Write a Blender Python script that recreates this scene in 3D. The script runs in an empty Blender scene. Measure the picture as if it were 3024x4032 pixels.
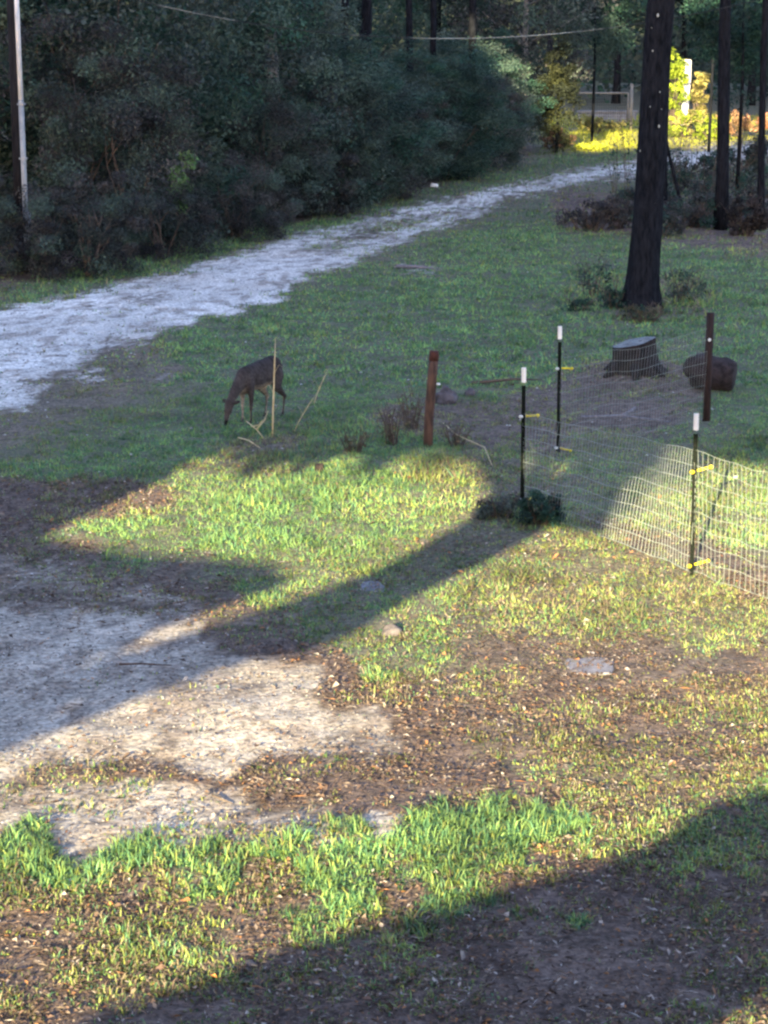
import bpy, bmesh, math, random
import numpy as np
from mathutils import Vector, Matrix

# ---------------------------------------------------------------- camera, sky, sun, exposure
scene = bpy.context.scene
PITCH = math.atan(2016 / 9000.0)          # the camera looks this far below the horizon
CAM_H = 4.5                               # upstairs window height
FPX = 9000.0
cam_d = bpy.data.cameras.new('camera')
cam_d.sensor_fit = 'HORIZONTAL'
cam_d.sensor_width = 36.0
cam_d.lens = 36.0 * FPX / 3024.0
cam_d.clip_start = 0.5
cam_d.clip_end = 2000
cam = bpy.data.objects.new('camera', cam_d)
scene.collection.objects.link(cam)
cam.location = (0, 0, CAM_H)
cam.rotation_euler = (math.pi / 2 - PITCH, 0, 0)
scene.camera = cam

SUN_EL, SUN_AZ = math.radians(13), math.radians(12)    # azimuth of travel, to the right of straight ahead
SUN_DIR = Vector((math.sin(SUN_AZ) * math.cos(SUN_EL), math.cos(SUN_AZ) * math.cos(SUN_EL), -math.sin(SUN_EL)))
world = bpy.data.worlds.new('World')
scene.world = world
world.use_nodes = True
wn = world.node_tree
bg = wn.nodes['Background']
sky = wn.nodes.new('ShaderNodeTexSky')
sky.sky_type = 'NISHITA'
sky.sun_disc = False
sky.sun_elevation = SUN_EL
sky.sun_rotation = math.pi + SUN_AZ
sky.air_density = 1.0
sky.dust_density = 1.0
sky.ozone_density = 1.0
tint = wn.nodes.new('ShaderNodeMix'); tint.data_type = 'RGBA'; tint.blend_type = 'MULTIPLY'; tint.inputs[0].default_value = 1
tint.inputs[7].default_value = (1.06, 0.96, 1.10, 1)          # the camera's white balance for dawn light
wn.links.new(sky.outputs[0], tint.inputs[6]); wn.links.new(tint.outputs[2], bg.inputs[0])
bg.inputs[1].default_value = 0.112
sun_d = bpy.data.lights.new('sun', 'SUN')
sun_d.energy = 4.7
sun_d.angle = math.radians(0.32)
sun_d.color = (1.0, 0.81, 0.47)
sun = bpy.data.objects.new('sun', sun_d)
scene.collection.objects.link(sun)
sun.location = (-6, -30, 20)
sun.rotation_euler = SUN_DIR.to_track_quat('-Z', 'Y').to_euler()
scene.view_settings.view_transform = 'Standard'
scene.view_settings.look = 'None'
scene.view_settings.gamma = 1
scene.view_settings.use_curve_mapping = False
scene.view_settings.exposure = 2.68
scene.render.engine = 'CYCLES'
scene.cycles.use_denoising = True
scene.cycles.max_bounces = 5
scene.cycles.diffuse_bounces = 3
scene.cycles.transmission_bounces = 3
scene.cycles.pixel_filter_type = 'BLACKMAN_HARRIS'
scene.cycles.filter_width = 2.5

rng = np.random.default_rng(11)
random.seed(11)
PI = math.pi

# ---------------------------------------------------------------- helpers
def link(o):
    scene.collection.objects.link(o)
    return o

def tag(o, label=None, cat=None, group=None, kind=None):
    if label: o['label'] = label
    if cat: o['category'] = cat
    if group: o['group'] = group
    if kind: o['kind'] = kind
    return o

def empty(name, loc, rz=0.0):
    o = bpy.data.objects.new(name, None)
    o.location = loc
    o.rotation_euler = (0, 0, rz)
    o.empty_display_size = 0.2
    return link(o)

def project(x, y, z=0.0):
    """place -> where the photograph shows it (used only to lay out the ground zones)"""
    cp, sp = math.cos(PITCH), math.sin(PITCH)
    h = CAM_H - z
    d = y * cp + h * sp
    v = y * sp - h * cp
    d = np.maximum(d, 0.5)
    return 1512 + FPX * x / d, 2016 - FPX * v / d

def at(px, py):
    """photo position of a point on the ground -> place"""
    a = PITCH + math.atan((py - 2016) / FPX)
    y = CAM_H / math.tan(a)
    d = y * math.cos(PITCH) + CAM_H * math.sin(PITCH)
    return ((px - 1512) / FPX * d, y)

def hash2(ix, iy, s):
    n = (ix.astype(np.int64) * 374761393 + iy.astype(np.int64) * 668265263 + s * 144269) & 0xffffffff
    n = ((n ^ (n >> 13)) * 1274126177) & 0xffffffff
    return ((n ^ (n >> 16)) & 0xffff) / 65535.0

def vnoise(x, y, s=0):
    x = np.asarray(x, float); y = np.asarray(y, float)
    ix, iy = np.floor(x), np.floor(y)
    fx, fy = x - ix, y - iy
    fx = fx * fx * (3 - 2 * fx); fy = fy * fy * (3 - 2 * fy)
    a, b = hash2(ix, iy, s), hash2(ix + 1, iy, s)
    c, d = hash2(ix, iy + 1, s), hash2(ix + 1, iy + 1, s)
    return (a * (1 - fx) + b * fx) * (1 - fy) + (c * (1 - fx) + d * fx) * fy

def fbm(x, y, s=0, o=4):
    t = 0; a = 0.5; n = 0
    for k in range(o):
        t = t + a * vnoise(x * 2 ** k, y * 2 ** k, s + k * 17); n += a; a *= 0.5
    return t / n

MOUNDS = [  # x, y, radius x, radius y, height
    (*at(2500, 1480), 0.8, .75, 0.20),
    (*at(1690, 1850), 0.9, 1.0, 0.10),
    (*at(1500, 1950), 1.6, 1.5, 0.08),
    (*at(2650, 2150), 1.3, 1.3, 0.06),
    (*at(1400, 3400), 1.4, 0.6, 0.05),
]
def gh(x, y):
    x = np.asarray(x, float); y = np.asarray(y, float)
    z = (fbm(x * 0.5, y * 0.5, 3, 3) - 0.5) * 0.10 + (fbm(x * 2.2, y * 2.2, 5, 3) - 0.5) * 0.05
    for mx, my, rx, ry, h in MOUNDS:
        z = z + h * np.exp(-(((x - mx) / rx) ** 2 + ((y - my) / ry) ** 2))
    fade = np.clip((120 - np.abs(y)) / 40, 0, 1)
    return z * fade
def ghf(x, y): return float(gh(x, y))

def mesh_np(name, V, F, mat, parent=None, col=None, smooth=False):
    """V (n,3); F (m,k) int array"""
    me = bpy.data.meshes.new(name)
    V = np.asarray(V, np.float32); F = np.asarray(F, np.int32)
    m, k = F.shape
    me.vertices.add(len(V)); me.vertices.foreach_set('co', V.ravel())
    me.loops.add(m * k); me.loops.foreach_set('vertex_index', F.ravel())
    me.polygons.add(m)
    me.polygons.foreach_set('loop_start', np.arange(0, m * k, k, dtype=np.int32))
    me.update(calc_edges=True)
    if smooth: me.polygons.foreach_set('use_smooth', np.ones(m, bool))
    if col is not None:
        ca = me.color_attributes.new('col', 'FLOAT_COLOR', 'POINT')
        c = np.ones((len(V), 4), np.float32); c[:, :3] = col
        ca.data.foreach_set('color', c.ravel())
    me.materials.append(mat)
    o = bpy.data.objects.new(name, me)
    if parent is not None: o.parent = parent
    return link(o)

class MB:
    """collects shapes and links them as one mesh object"""
    def __init__(s): s.v = []; s.f = []
    def tube(s, pts, rad, n=8, cap=True, wob=0.0, flat=1.0):
        pts = [Vector(p) for p in pts]
        if not hasattr(rad, '__len__'): rad = [rad] * len(pts)
        base = len(s.v); prev = None
        for i, p in enumerate(pts):
            if i == 0: d = pts[1] - pts[0]
            elif i == len(pts) - 1: d = pts[-1] - pts[-2]
            else: d = pts[i + 1] - pts[i - 1]
            d.normalize()
            if prev is None:
                u = d.orthogonal().normalized()
            else:
                u = (prev - d * prev.dot(d)).normalized()
            prev = u; w = d.cross(u)
            for k in range(n):
                a = 2 * PI * k / n
                r = rad[i] * (1 + wob * (random.random() - 0.5))
                s.v.append(tuple(p + u * math.cos(a) * r + w * math.sin(a) * r * flat))
        for i in range(len(pts) - 1):
            for k in range(n):
                a = base + i * n + k; b = base + i * n + (k + 1) % n
                s.f.append((a, b, b + n, a + n))
        if cap:
            s.f.append(tuple(base + k for k in range(n))[::-1])
            e = base + (len(pts) - 1) * n
            s.f.append(tuple(e + k for k in range(n)))
        return s
    def box(s, c, d, rz=0.0):
        b = len(s.v); R = Matrix.Rotation(rz, 3, 'Z')
        for x in (-.5, .5):
            for y in (-.5, .5):
                for z in (-.5, .5):
                    s.v.append(tuple(Vector(c) + R @ Vector((x * d[0], y * d[1], z * d[2]))))
        for q in ((0, 1, 3, 2), (4, 6, 7, 5), (0, 4, 5, 1), (2, 3, 7, 6), (0, 2, 6, 4), (1, 5, 7, 3)):
            s.f.append(tuple(b + i for i in q))
        return s
    def ball(s, c, r, nu=10, nv=7, R=None):
        b = len(s.v)
        if not hasattr(r, '__len__'): r = (r, r, r)
        R = R or Matrix.Identity(3)
        for j in range(nv + 1):
            t = PI * j / nv
            for i in range(nu):
                a = 2 * PI * i / nu
                s.v.append(tuple(Vector(c) + R @ Vector((r[0] * math.sin(t) * math.cos(a), r[1] * math.sin(t) * math.sin(a), r[2] * math.cos(t)))))
        for j in range(nv):
            for i in range(nu):
                a = b + j * nu + i; d = b + j * nu + (i + 1) % nu
                s.f.append((a, a + nu, d + nu, d))
        return s
    def build(s, name, mat, parent=None, smooth=True, bevel=0):
        me = bpy.data.meshes.new(name)
        me.from_pydata(s.v, [], s.f)
        bm = bmesh.new(); bm.from_mesh(me)
        bmesh.ops.remove_doubles(bm, verts=bm.verts, dist=1e-5)
        bmesh.ops.recalc_face_normals(bm, faces=bm.faces)
        bm.to_mesh(me); bm.free()
        if smooth:
            for p in me.polygons: p.use_smooth = True
        me.materials.append(mat)
        o = bpy.data.objects.new(name, me)
        if parent is not None: o.parent = parent
        link(o)
        if bevel:
            m = o.modifiers.new('bevel', 'BEVEL'); m.width = bevel; m.segments = 2
        return o

# ---------------------------------------------------------------- materials
def new_mat(name):
    m = bpy.data.materials.new(name); m.use_nodes = True
    nt = m.node_tree; b = nt.nodes['Principled BSDF']
    b.inputs['Specular IOR Level'].default_value = 0.25
    return m, nt, b

def noise_node(nt, scale, detail=6, rough=0.6, coord='Object'):
    tc = nt.nodes.new('ShaderNodeTexCoord')
    n = nt.nodes.new('ShaderNodeTexNoise')
    n.inputs['Scale'].default_value = scale; n.inputs['Detail'].default_value = detail
    n.inputs['Roughness'].default_value = rough
    nt.links.new(tc.outputs[coord], n.inputs['Vector'])
    return n, tc

def mat_noise(name, c1, c2, scale=10, rough=0.85, bump=0.3, stretch=None, dist=0.02, lo=0.35, hi=0.65, spec=0.25, metal=0.0):
    m, nt, b = new_mat(name)
    n, tc = noise_node(nt, scale)
    if stretch:
        mp = nt.nodes.new('ShaderNodeMapping'); mp.inputs['Scale'].default_value = stretch
        nt.links.new(tc.outputs['Object'], mp.inputs['Vector']); nt.links.new(mp.outputs[0], n.inputs['Vector'])
    r = nt.nodes.new('ShaderNodeValToRGB')
    r.color_ramp.elements[0].position = lo; r.color_ramp.elements[1].position = hi
    r.color_ramp.elements[0].color = (*c1, 1); r.color_ramp.elements[1].color = (*c2, 1)
    nt.links.new(n.outputs[0], r.inputs[0]); nt.links.new(r.outputs[0], b.inputs['Base Color'])
    b.inputs['Roughness'].default_value = rough
    b.inputs['Specular IOR Level'].default_value = spec
    b.inputs['Metallic'].default_value = metal
    if bump:
        bp = nt.nodes.new('ShaderNodeBump'); bp.inputs['Strength'].default_value = bump; bp.inputs['Distance'].default_value = dist
        nt.links.new(n.outputs[0], bp.inputs['Height']); nt.links.new(bp.outputs[0], b.inputs['Normal'])
    return m

def mat_leafy(name, transl=0.35, rough=0.7, spec=0.15):
    m, nt, b = new_mat(name)
    at_ = nt.nodes.new('ShaderNodeAttribute'); at_.attribute_name = 'col'
    oi = nt.nodes.new('ShaderNodeObjectInfo')
    mr = nt.nodes.new('ShaderNodeMapRange'); mr.inputs['To Min'].default_value = 0.8; mr.inputs['To Max'].default_value = 1.2
    nt.links.new(oi.outputs['Random'], mr.inputs[0])
    hs = nt.nodes.new('ShaderNodeHueSaturation')
    nt.links.new(at_.outputs['Color'], hs.inputs['Color']); nt.links.new(mr.outputs[0], hs.inputs['Value'])
    nt.links.new(hs.outputs[0], b.inputs['Base Color'])
    b.inputs['Roughness'].default_value = rough; b.inputs['Specular IOR Level'].default_value = spec
    t = nt.nodes.new('ShaderNodeBsdfTranslucent'); nt.links.new(hs.outputs[0], t.inputs['Color'])
    mx = nt.nodes.new('ShaderNodeMixShader'); mx.inputs[0].default_value = transl
    nt.links.new(b.outputs[0], mx.inputs[1]); nt.links.new(t.outputs[0], mx.inputs[2])
    nt.links.new(mx.outputs[0], nt.nodes['Material Output'].inputs['Surface'])
    return m

M = {}
M['grass'] = mat_leafy('grass_blades', 0.35, .55, .35)
M['leaf'] = mat_leafy('foliage', 0.25)
M['litter'] = mat_leafy('dead_leaves', 0.15)
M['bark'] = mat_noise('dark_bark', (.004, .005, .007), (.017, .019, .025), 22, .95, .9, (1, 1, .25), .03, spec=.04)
M['bark_pale'] = mat_noise('grey_bark', (.12, .12, .12), (.24, .24, .23), 18, .9, .6, (1, 1, .3), .02)
M['lichen'] = mat_noise('lichen', (.30, .33, .30), (.48, .50, .46), 60, .95, .2)
M['twig'] = mat_noise('twigs', (.05, .04, .035), (.13, .10, .08), 30, .9, .2)
M['straw'] = mat_noise('dry_stalk', (.42, .33, .17), (.60, .50, .30), 20, .8, .1)
M['post_wood'] = mat_noise('weathered_post', (.035, .022, .018), (.12, .068, .048), 24, .9, .6, (1, 1, .2), .01)
M['post_top'] = mat_noise('red_post_top', (.045, .018, .014), (.09, .034, .024), 30, .9, .4)
M['post_dark'] = mat_noise('dark_post', (.012, .008, .008), (.035, .020, .018), 24, .85, .6, (1, 1, .2), .01)
M['tpost'] = mat_noise('green_black_steel', (.003, .007, .005), (.010, .012, .010), 30, .8, .1, spec=.1)
M['cap'] = mat_noise('white_paint', (.74, .74, .72), (.86, .86, .84), 20, .5, 0.05)
M['yellow'] = mat_noise('yellow_plastic', (.62, .50, .02), (.78, .64, .03), 10, .4, 0.0)
M['ceramic'] = mat_noise('white_insulator', (.6, .62, .6), (.75, .77, .75), 10, .4, 0.0)
M['wire'] = mat_noise('galvanised_wire', (.17, .21, .20), (.27, .31, .29), 14, .6, 0, spec=.3)
M['cable'] = mat_noise('cable_sun_hits', (.014, .02, .022), (.26, .29, .27), 0.35, .6, 0, lo=.5, hi=.62)  # bright stretches are sun catching the cable, painted into its colour
M['pole'] = mat_noise('pole_wood', (.008, .008, .010), (.022, .022, .025), 20, .9, .5, (1, 1, .1), .01, spec=.05)
M['conduit_white'] = mat_noise('pale_conduit', (.55, .60, .64), (.70, .74, .78), 8, .5, 0)
M['conduit_grey'] = mat_noise('grey_conduit', (.18, .21, .23), (.28, .31, .33), 8, .6, 0)
M['stone_flat'] = mat_noise('pale_flagstone', (.11, .11, .13), (.21, .21, .24), 30, .9, .4)
M['rock'] = mat_noise('dark_rock', (.05, .045, .05), (.12, .11, .12), 12, .95, .8)
M['stump_side'] = mat_noise('stump_bark', (.008, .007, .008), (.030, .023, .023), 16, .95, 1.0, (1, 1, .3), .04)
M['stump_top'] = mat_noise('stump_cut', (.07, .08, .085), (.24, .27, .28), 9, .9, .8, (1, 4, 1))
M['log_bark'] = mat_noise('log_bark', (.012, .009, .010), (.042, .033, .034), 14, .95, 1.0, None, .04)
M['log_end'] = mat_noise('log_end', (.05, .03, .02), (.12, .07, .045), 20, .95, .5)
M['gate'] = mat_noise('gate_pipe', (.16, .15, .13), (.26, .25, .21), 8, .5, 0, metal=.2)
M['slab'] = mat_noise('concrete_rail', (.15, .15, .15), (.24, .24, .24), 5, .9, .2)
M['hoof'] = mat_noise('hoof', (.01, .01, .01), (.03, .025, .02), 30, .5, 0)
M['eye'] = mat_noise('eye', (.004, .003, .003), (.008, .006, .006), 10, .1, 0, spec=.6)

# ---------------------------------------------------------------- what covers the ground where
X0, X1, Y0, Y1, STEP = -1200, 4224, 160, 4960, 8
gxs = np.arange(X0, X1, STEP); gys = np.arange(Y0, Y1, STEP)
PX, PY = np.meshgrid(gxs, gys)

def inside(poly, X, Y):
    r = np.zeros(X.shape, bool); n = len(poly)
    for i in range(n):
        x1, y1 = poly[i]; x2, y2 = poly[(i + 1) % n]
        if y1 == y2: continue
        c = ((y1 > Y) != (y2 > Y)) & (X < (x2 - x1) * (Y - y1) / (y2 - y1) + x1)
        r ^= c
    return r

def blur(a, r):
    for ax in (0, 1):
        k = np.ones(2 * r + 1) / (2 * r + 1)
        for _ in range(2):
            p = np.pad(a, [(r, r) if i == ax else (0, 0) for i in (0, 1)], mode='edge')
            cs = np.cumsum(p, axis=ax)
            z = np.zeros_like(np.take(cs, [0], axis=ax))
            cs = np.concatenate([z, cs], axis=ax)
            n = a.shape[ax]
            a = (np.take(cs, np.arange(2 * r + 1, 2 * r + 1 + n), axis=ax) - np.take(cs, np.arange(0, n), axis=ax)) / (2 * r + 1)
    return a

def ell(cx, cy, rx, ry, rot=0):
    t = math.radians(rot)
    return [(cx + rx * math.cos(a) * math.cos(t) - ry * math.sin(a) * math.sin(t),
             cy + rx * math.cos(a) * math.sin(t) + ry * math.sin(a) * math.cos(t)) for a in np.linspace(0, 2 * PI, 20, endpoint=False)]

# zones: polygon, {channel: value}.  dens = how much grass, ht = blade length in m, lush = 1 green .. 0 dry,
# pale = pale gravel, mulch = dark brown litter
CH = {'dens': .75, 'ht': .055, 'lush': .7, 'pale': 0., 'mulch': 0., 'shrubby': 0.}
ROAD = [(-1200, 1420), (0, 1228), (360, 1150), (700, 1072), (1100, 945), (1500, 848), (1900, 752), (2300, 672), (2700, 600), (3100, 555), (4200, 470),
        (4200, 560), (3100, 610), (2700, 660), (2450, 712), (2200, 745), (2000, 790), (1880, 850), (1700, 905), (1500, 985), (1290, 1060), (1120, 1140), (1090, 1190),
        (800, 1250), (600, 1310), (560, 1350), (380, 1400), (250, 1470), (100, 1490), (0, 1500), (-1200, 1640)]
ZONES = [
    # the wood floor on the left and the verge
    ([(-1200, 1300), (0, 1120), (600, 960), (900, 900), (1300, 850), (1700, 730), (2100, 620), (2100, 160), (-1200, 160)], dict(dens=.25, mulch=.8, lush=.3)),
    ([(-1200, 1380), (0, 1170), (500, 1010), (900, 930), (1200, 870), (1700, 740), (2100, 640), (2500, 600), (2500, 640), (2300, 680), (1900, 760), (1500, 860), (1100, 955), (700, 1085), (360, 1165), (0, 1240), (-1200, 1430)], dict(dens=.95, ht=.09, lush=.85)),
    # lawn behind the fence
    ([(700, 1300), (1200, 1150), (1600, 1000), (2100, 820), (2500, 760), (3100, 900), (4200, 900), (4200, 1750), (3024, 1720), (2600, 1650), (2200, 1600), (1800, 1600), (1100, 1560), (700, 1500)], dict(dens=.98, ht=.07, lush=.95)),
    ([(2150, 720), (2480, 780), (4200, 760), (4200, 1000), (3000, 1010), (2600, 960), (2200, 900)], dict(dens=.3, mulch=.9, lush=.3)),
    (ell(2540, 1170, 330, 90), dict(dens=.7, ht=.12, lush=.6, mulch=.5)),
    # rough ground between road and lawn at the left
    ([(-600, 1640), (0, 1500), (400, 1420), (620, 1350), (700, 1480), (560, 1560), (300, 1650), (0, 1780), (-600, 1900)], dict(dens=.45, ht=.04, lush=.35, mulch=.25)),
    ([(-400, 1560), (0, 1500), (200, 1530), (120, 1590), (0, 1620), (-400, 1700)], dict(pale=.75, dens=.12, mulch=0)),
    (ell(90, 1800, 170, 60, -12), dict(dens=.85, ht=.06, lush=.55)),
    (ell(560, 1650, 190, 55, -20), dict(dens=.9, ht=.07, lush=.5)),
    # the deep lawn round the deer
    ([(-400, 1950), (200, 1780), (600, 1660), (800, 1560), (1100, 1480), (1500, 1520), (1500, 1620), (1200, 1700), (1000, 1780), (850, 1800), (650, 1920), (250, 2100), (-400, 2150)], dict(dens=1, ht=.08, lush=1.0)),
    # lit bank
    ([(180, 2120), (420, 2000), (650, 1900), (850, 1760), (1200, 1650), (1600, 1580), (1900, 1650), (1950, 1950), (1700, 2120), (1400, 2260), (1050, 2400), (900, 2340), (600, 2200)], dict(dens=1, ht=.10, lush=.8)),
    (ell(1000, 1800, 190, 60, -15), dict(dens=.7, lush=.25, mulch=.4, ht=.09)),
    (ell(1160, 1880, 120, 40), dict(dens=.5, lush=.3, mulch=.6)),
    (ell(1760, 1900, 170, 120), dict(dens=1, lush=.45, ht=.15)),
    # dark litter at the left
    ([(-400, 1960), (0, 1890), (330, 1890), (660, 1950), (620, 2030), (400, 2060), (250, 2120), (-400, 2200)], dict(dens=.25, mulch=1, lush=.3)),
    ([(-400, 2160), (150, 2110), (600, 2190), (1000, 2260), (1000, 2420), (700, 2440), (400, 2350), (0, 2350), (-400, 2400)], dict(dens=.4, mulch=.7, lush=.4, ht=.04)),
    # bare earth inside the fence
    ([(1500, 1590), (1700, 1600), (2000, 1560), (2200, 1480), (2360, 1430), (2700, 1440), (2760, 1560), (2660, 1680), (2300, 1700), (2150, 1850), (1950, 1800), (1700, 1740), (1500, 1700)], dict(dens=.45, mulch=.75, lush=.35, ht=.05)),
    (ell(2450, 1640, 190, 60, 3), dict(dens=.12, mulch=.95)),
    ([(1750, 1800), (2050, 1780), (2250, 1800), (2250, 1950), (2150, 2080), (1900, 2080)], dict(dens=.7, lush=.5, mulch=.3, ht=.07)),
    ([(2230, 1990), (2400, 2040), (2560, 2120), (2800, 2180), (3024, 2250), (3400, 2330), (3400, 2420), (2900, 2300), (2600, 2250), (2350, 2120)], dict(dens=.3, mulch=.7, lush=.4, ht=.05)),
    ([(2500, 1980), (2700, 1840), (3024, 1720), (3600, 1650), (3600, 2280), (3024, 2200), (2750, 2150), (2550, 2080)], dict(dens=1, ht=.11, lush=.62)),
    # dim track in the shade band
    ([(950, 2420), (1400, 2250), (1700, 2120), (1950, 2000), (2200, 2000), (2150, 2120), (1900, 2220), (1500, 2430), (1150, 2560), (1000, 2520)], dict(dens=.85, mulch=.3, lush=.7, ht=.05)),
    (ell(750, 2235, 380, 38, 4), dict(dens=.85, mulch=.2, lush=.85, ht=.06, pale=0)),
    (ell(300, 2120, 160, 40), dict(dens=.8, mulch=.2, lush=.8, ht=.06)),
    (ell(2080, 2040, 130, 70), dict(dens=1, ht=.14, lush=.7)),
    # field in front of the fence
    ([(1350, 2620), (1500, 2450), (1900, 2250), (2200, 2080), (2500, 2200), (3024, 2380), (3600, 2500), (3600, 2800), (2400, 2650), (1800, 2700), (1500, 2720)], dict(dens=.85, ht=.08, lush=.4, mulch=.25)),
    ([(1350, 2640), (1500, 2500), (1750, 2380), (1900, 2430), (1700, 2560), (1600, 2700), (1420, 2700)], dict(dens=.98, ht=.09, lush=.8)),
    ([(1500, 2700), (1900, 2560), (2500, 2520), (3024, 2560), (4200, 2560), (4200, 3200), (3024, 3100), (2600, 3300), (2350, 3350), (2300, 3200), (1950, 3100), (1900, 2900)], dict(dens=.48, ht=.036, lush=.2, mulch=.6)),
    (ell(2500, 2850, 420, 150, 8), dict(dens=.3, lush=.2, mulch=.7)),
    (ell(2350, 3080, 350, 90, 0), dict(dens=.7, lush=.4, mulch=.4)),
    (ell(1900, 2900, 170, 70, 25), dict(dens=.8, lush=.5, mulch=.3)),
    (ell(3000, 2340, 150, 60), dict(dens=.35, lush=.2, mulch=.8)),
    # dark brown strip
    ([(1020, 2600), (1250, 2580), (1450, 2700), (1800, 2760), (1950, 2880), (1980, 3060), (2150, 3180), (1900, 3260), (1550, 3230), (1500, 3050), (1450, 2880), (1200, 2720)], dict(dens=.16, mulch=1, lush=.25, ht=.04)),
    # pale gravel yard
    ([(-1200, 2480), (0, 2400), (250, 2330), (600, 2350), (760, 2440), (1000, 2600), (1180, 2700), (1400, 2800), (1330, 2900), (1250, 3000), (900, 3020), (500, 3010), (260, 3020), (150, 3090), (0, 3110), (-1200, 3260)], dict(dens=.02, pale=1, mulch=0, ht=.03, lush=.3)),
    ([(0, 2180), (500, 2260), (800, 2420), (1100, 2600), (850, 2600), (500, 2450), (0, 2420)], dict(pale=.45, mulch=.45, dens=.2, lush=.3)),
    ([(650, 2430), (1050, 2440), (1250, 2570), (1000, 2600), (800, 2560)], dict(pale=.15, mulch=.85, dens=.2)),
    ([(1290, 2860), (1500, 2850), (1620, 2960), (1500, 3010), (1250, 3000)], dict(pale=.5, mulch=.35, dens=.08)),
    # strips in front of it
    ([(250, 3010), (700, 2995), (1200, 3020), (1500, 3000), (1850, 3080), (1850, 3180), (1300, 3120), (800, 3110), (400, 3100), (250, 3070)], dict(dens=.16, mulch=1, pale=0, lush=.25, ht=.04)),
    ([(-1200, 3200), (0, 3110), (400, 3110), (900, 3110), (1500, 3140), (1600, 3220), (1500, 3340), (1000, 3370), (600, 3340), (300, 3330), (0, 3290), (-1200, 3300)], dict(dens=.16, pale=.75, mulch=.05, lush=.35, ht=.04)),
    (ell(250, 3060, 120, 40), dict(dens=.08, lush=.3, pale=.1)),
    (ell(500, 3100, 200, 26), dict(dens=.12, mulch=.9, pale=.1)),
    # bright tall grass in front
    ([(-1200, 3340), (0, 3300), (200, 3330), (500, 3340), (800, 3375), (1200, 3370), (1500, 3350), (1550, 3260), (1700, 3230), (1900, 3260), (2150, 3290), (2350, 3300), (2380, 3330), (2200, 3420), (1900, 3520), (1500, 3640), (1250, 3740), (1000, 3740), (900, 3560), (700, 3440), (300, 3450), (100, 3500), (-1200, 3500)], dict(dens=1, ht=.095, lush=.95, mulch=0)),
    (ell(900, 3400, 120, 40), dict(dens=.4, lush=.5, mulch=.8, ht=.05)),
    (ell(1050, 3480, 90, 35), dict(dens=.35, lush=.5, mulch=.8, ht=.05)),
    (ell(1400, 3600, 80, 30), dict(dens=.4, lush=.5, mulch=.8, ht=.05)),
    (ell(1800, 3460, 90, 30), dict(dens=.5, lush=.5, mulch=.7, ht=.05)),
    (ell(240, 3390, 150, 60), dict(dens=1, ht=.09, lush=.9, mulch=0, pale=0)),
    # leaf litter at the front
    ([(-1200, 3480), (0, 3480), (300, 3470), (650, 3450), (850, 3560), (950, 3700), (1250, 3740), (800, 3860), (400, 3990), (0, 4100), (-1200, 4300)], dict(dens=.42, mulch=.9, lush=.4, ht=.05)),
    (ell(600, 3700, 80, 130), dict(dens=.75, lush=.55, mulch=.5, ht=.06)),
    (ell(1150, 3680, 240, 60, -10), dict(dens=.85, lush=.75, mulch=.4, ht=.08)),
    ([(-1200, 4350), (400, 3990), (1000, 3790), (1500, 3630), (2300, 3400), (3024, 3100), (4200, 2900), (4200, 4960), (-1200, 4960)], dict(dens=.32, mulch=1, lush=.4, ht=.04)),
    ([(2200, 3420), (3024, 3100), (4200, 2900), (4200, 3500), (3024, 3500), (2600, 3520)], dict(dens=.75, mulch=.7, lush=.6, ht=.05)),
    (ell(900, 3980, 500, 60, -14), dict(dens=.55, mulch=.9, lush=.5)),
    (ROAD, dict(dens=.05, pale=1, mulch=0, ht=.03, lush=.5)),
    # weeds down the middle of the road
    ([(1150, 985), (1300, 960), (1500, 930), (1700, 870), (2000, 790), (2400, 715), (2700, 640), (2700, 625), (2400, 690), (2000, 770), (1700, 830), (1350, 925)], dict(dens=.75, ht=.06, lush=.6, pale=.15, mulch=.4)),
    (ell(1270, 985, 90, 14, -4), dict(dens=.8, pale=.1, lush=.6)),
    (ell(480, 1195, 220, 22, -9), dict(dens=.15, pale=.5, mulch=.5)),
    (ell(1440, 940, 140, 14, -12), dict(dens=.5, pale=.3, mulch=.4)),
    (ell(90, 1330, 260, 16, -9), dict(pale=.75, mulch=.25)),
    (ell(520, 1330, 110, 16, -4), dict(dens=.3, pale=.1, mulch=.8)),
    (ell(420, 1380, 150, 14, -4), dict(dens=.3, pale=.2, mulch=.7)),
    (ell(340, 1490, 90, 12, 0), dict(dens=.1, pale=.8)),
    (ell(650, 1505, 70, 8, 0), dict(dens=.1, pale=.8)),
    (ell(380, 1520, 50, 9, 0), dict(dens=.1, pale=.8)),
    (ell(1640, 1050, 90, 12, 5), dict(dens=.15, pale=.7)),
    (ell(1690, 1065, 60, 8, 5), dict(dens=.2, pale=.6)),
    # far sunlit clearing
    ([(2150, 620), (2300, 590), (2500, 600), (2500, 500), (2900, 480), (3300, 470), (3300, 160), (2150, 160)], dict(dens=.9, ht=.16, lush=.75, mulch=.1)),
    ([(2150, 520), (2300, 500), (2240, 590), (2150, 600)], dict(dens=.4, ht=.10, lush=.1, mulch=.5)),
]
chan = {k: np.full(PX.shape, v) for k, v in CH.items()}
for poly, vals in ZONES:
    xs = [p[0] for p in poly]; ys = [p[1] for p in poly]
    i0, i1 = max(0, int((min(ys) - Y0) // STEP) - 1), min(len(gys), int((max(ys) - Y0) // STEP) + 2)
    j0, j1 = max(0, int((min(xs) - X0) // STEP) - 1), min(len(gxs), int((max(xs) - X0) // STEP) + 2)
    ins = inside(poly, PX[i0:i1, j0:j1], PY[i0:i1, j0:j1])
    for k, v in vals.items():
        chan[k][i0:i1, j0:j1][ins] = v
for k in chan: chan[k] = blur(chan[k], 2)

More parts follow.
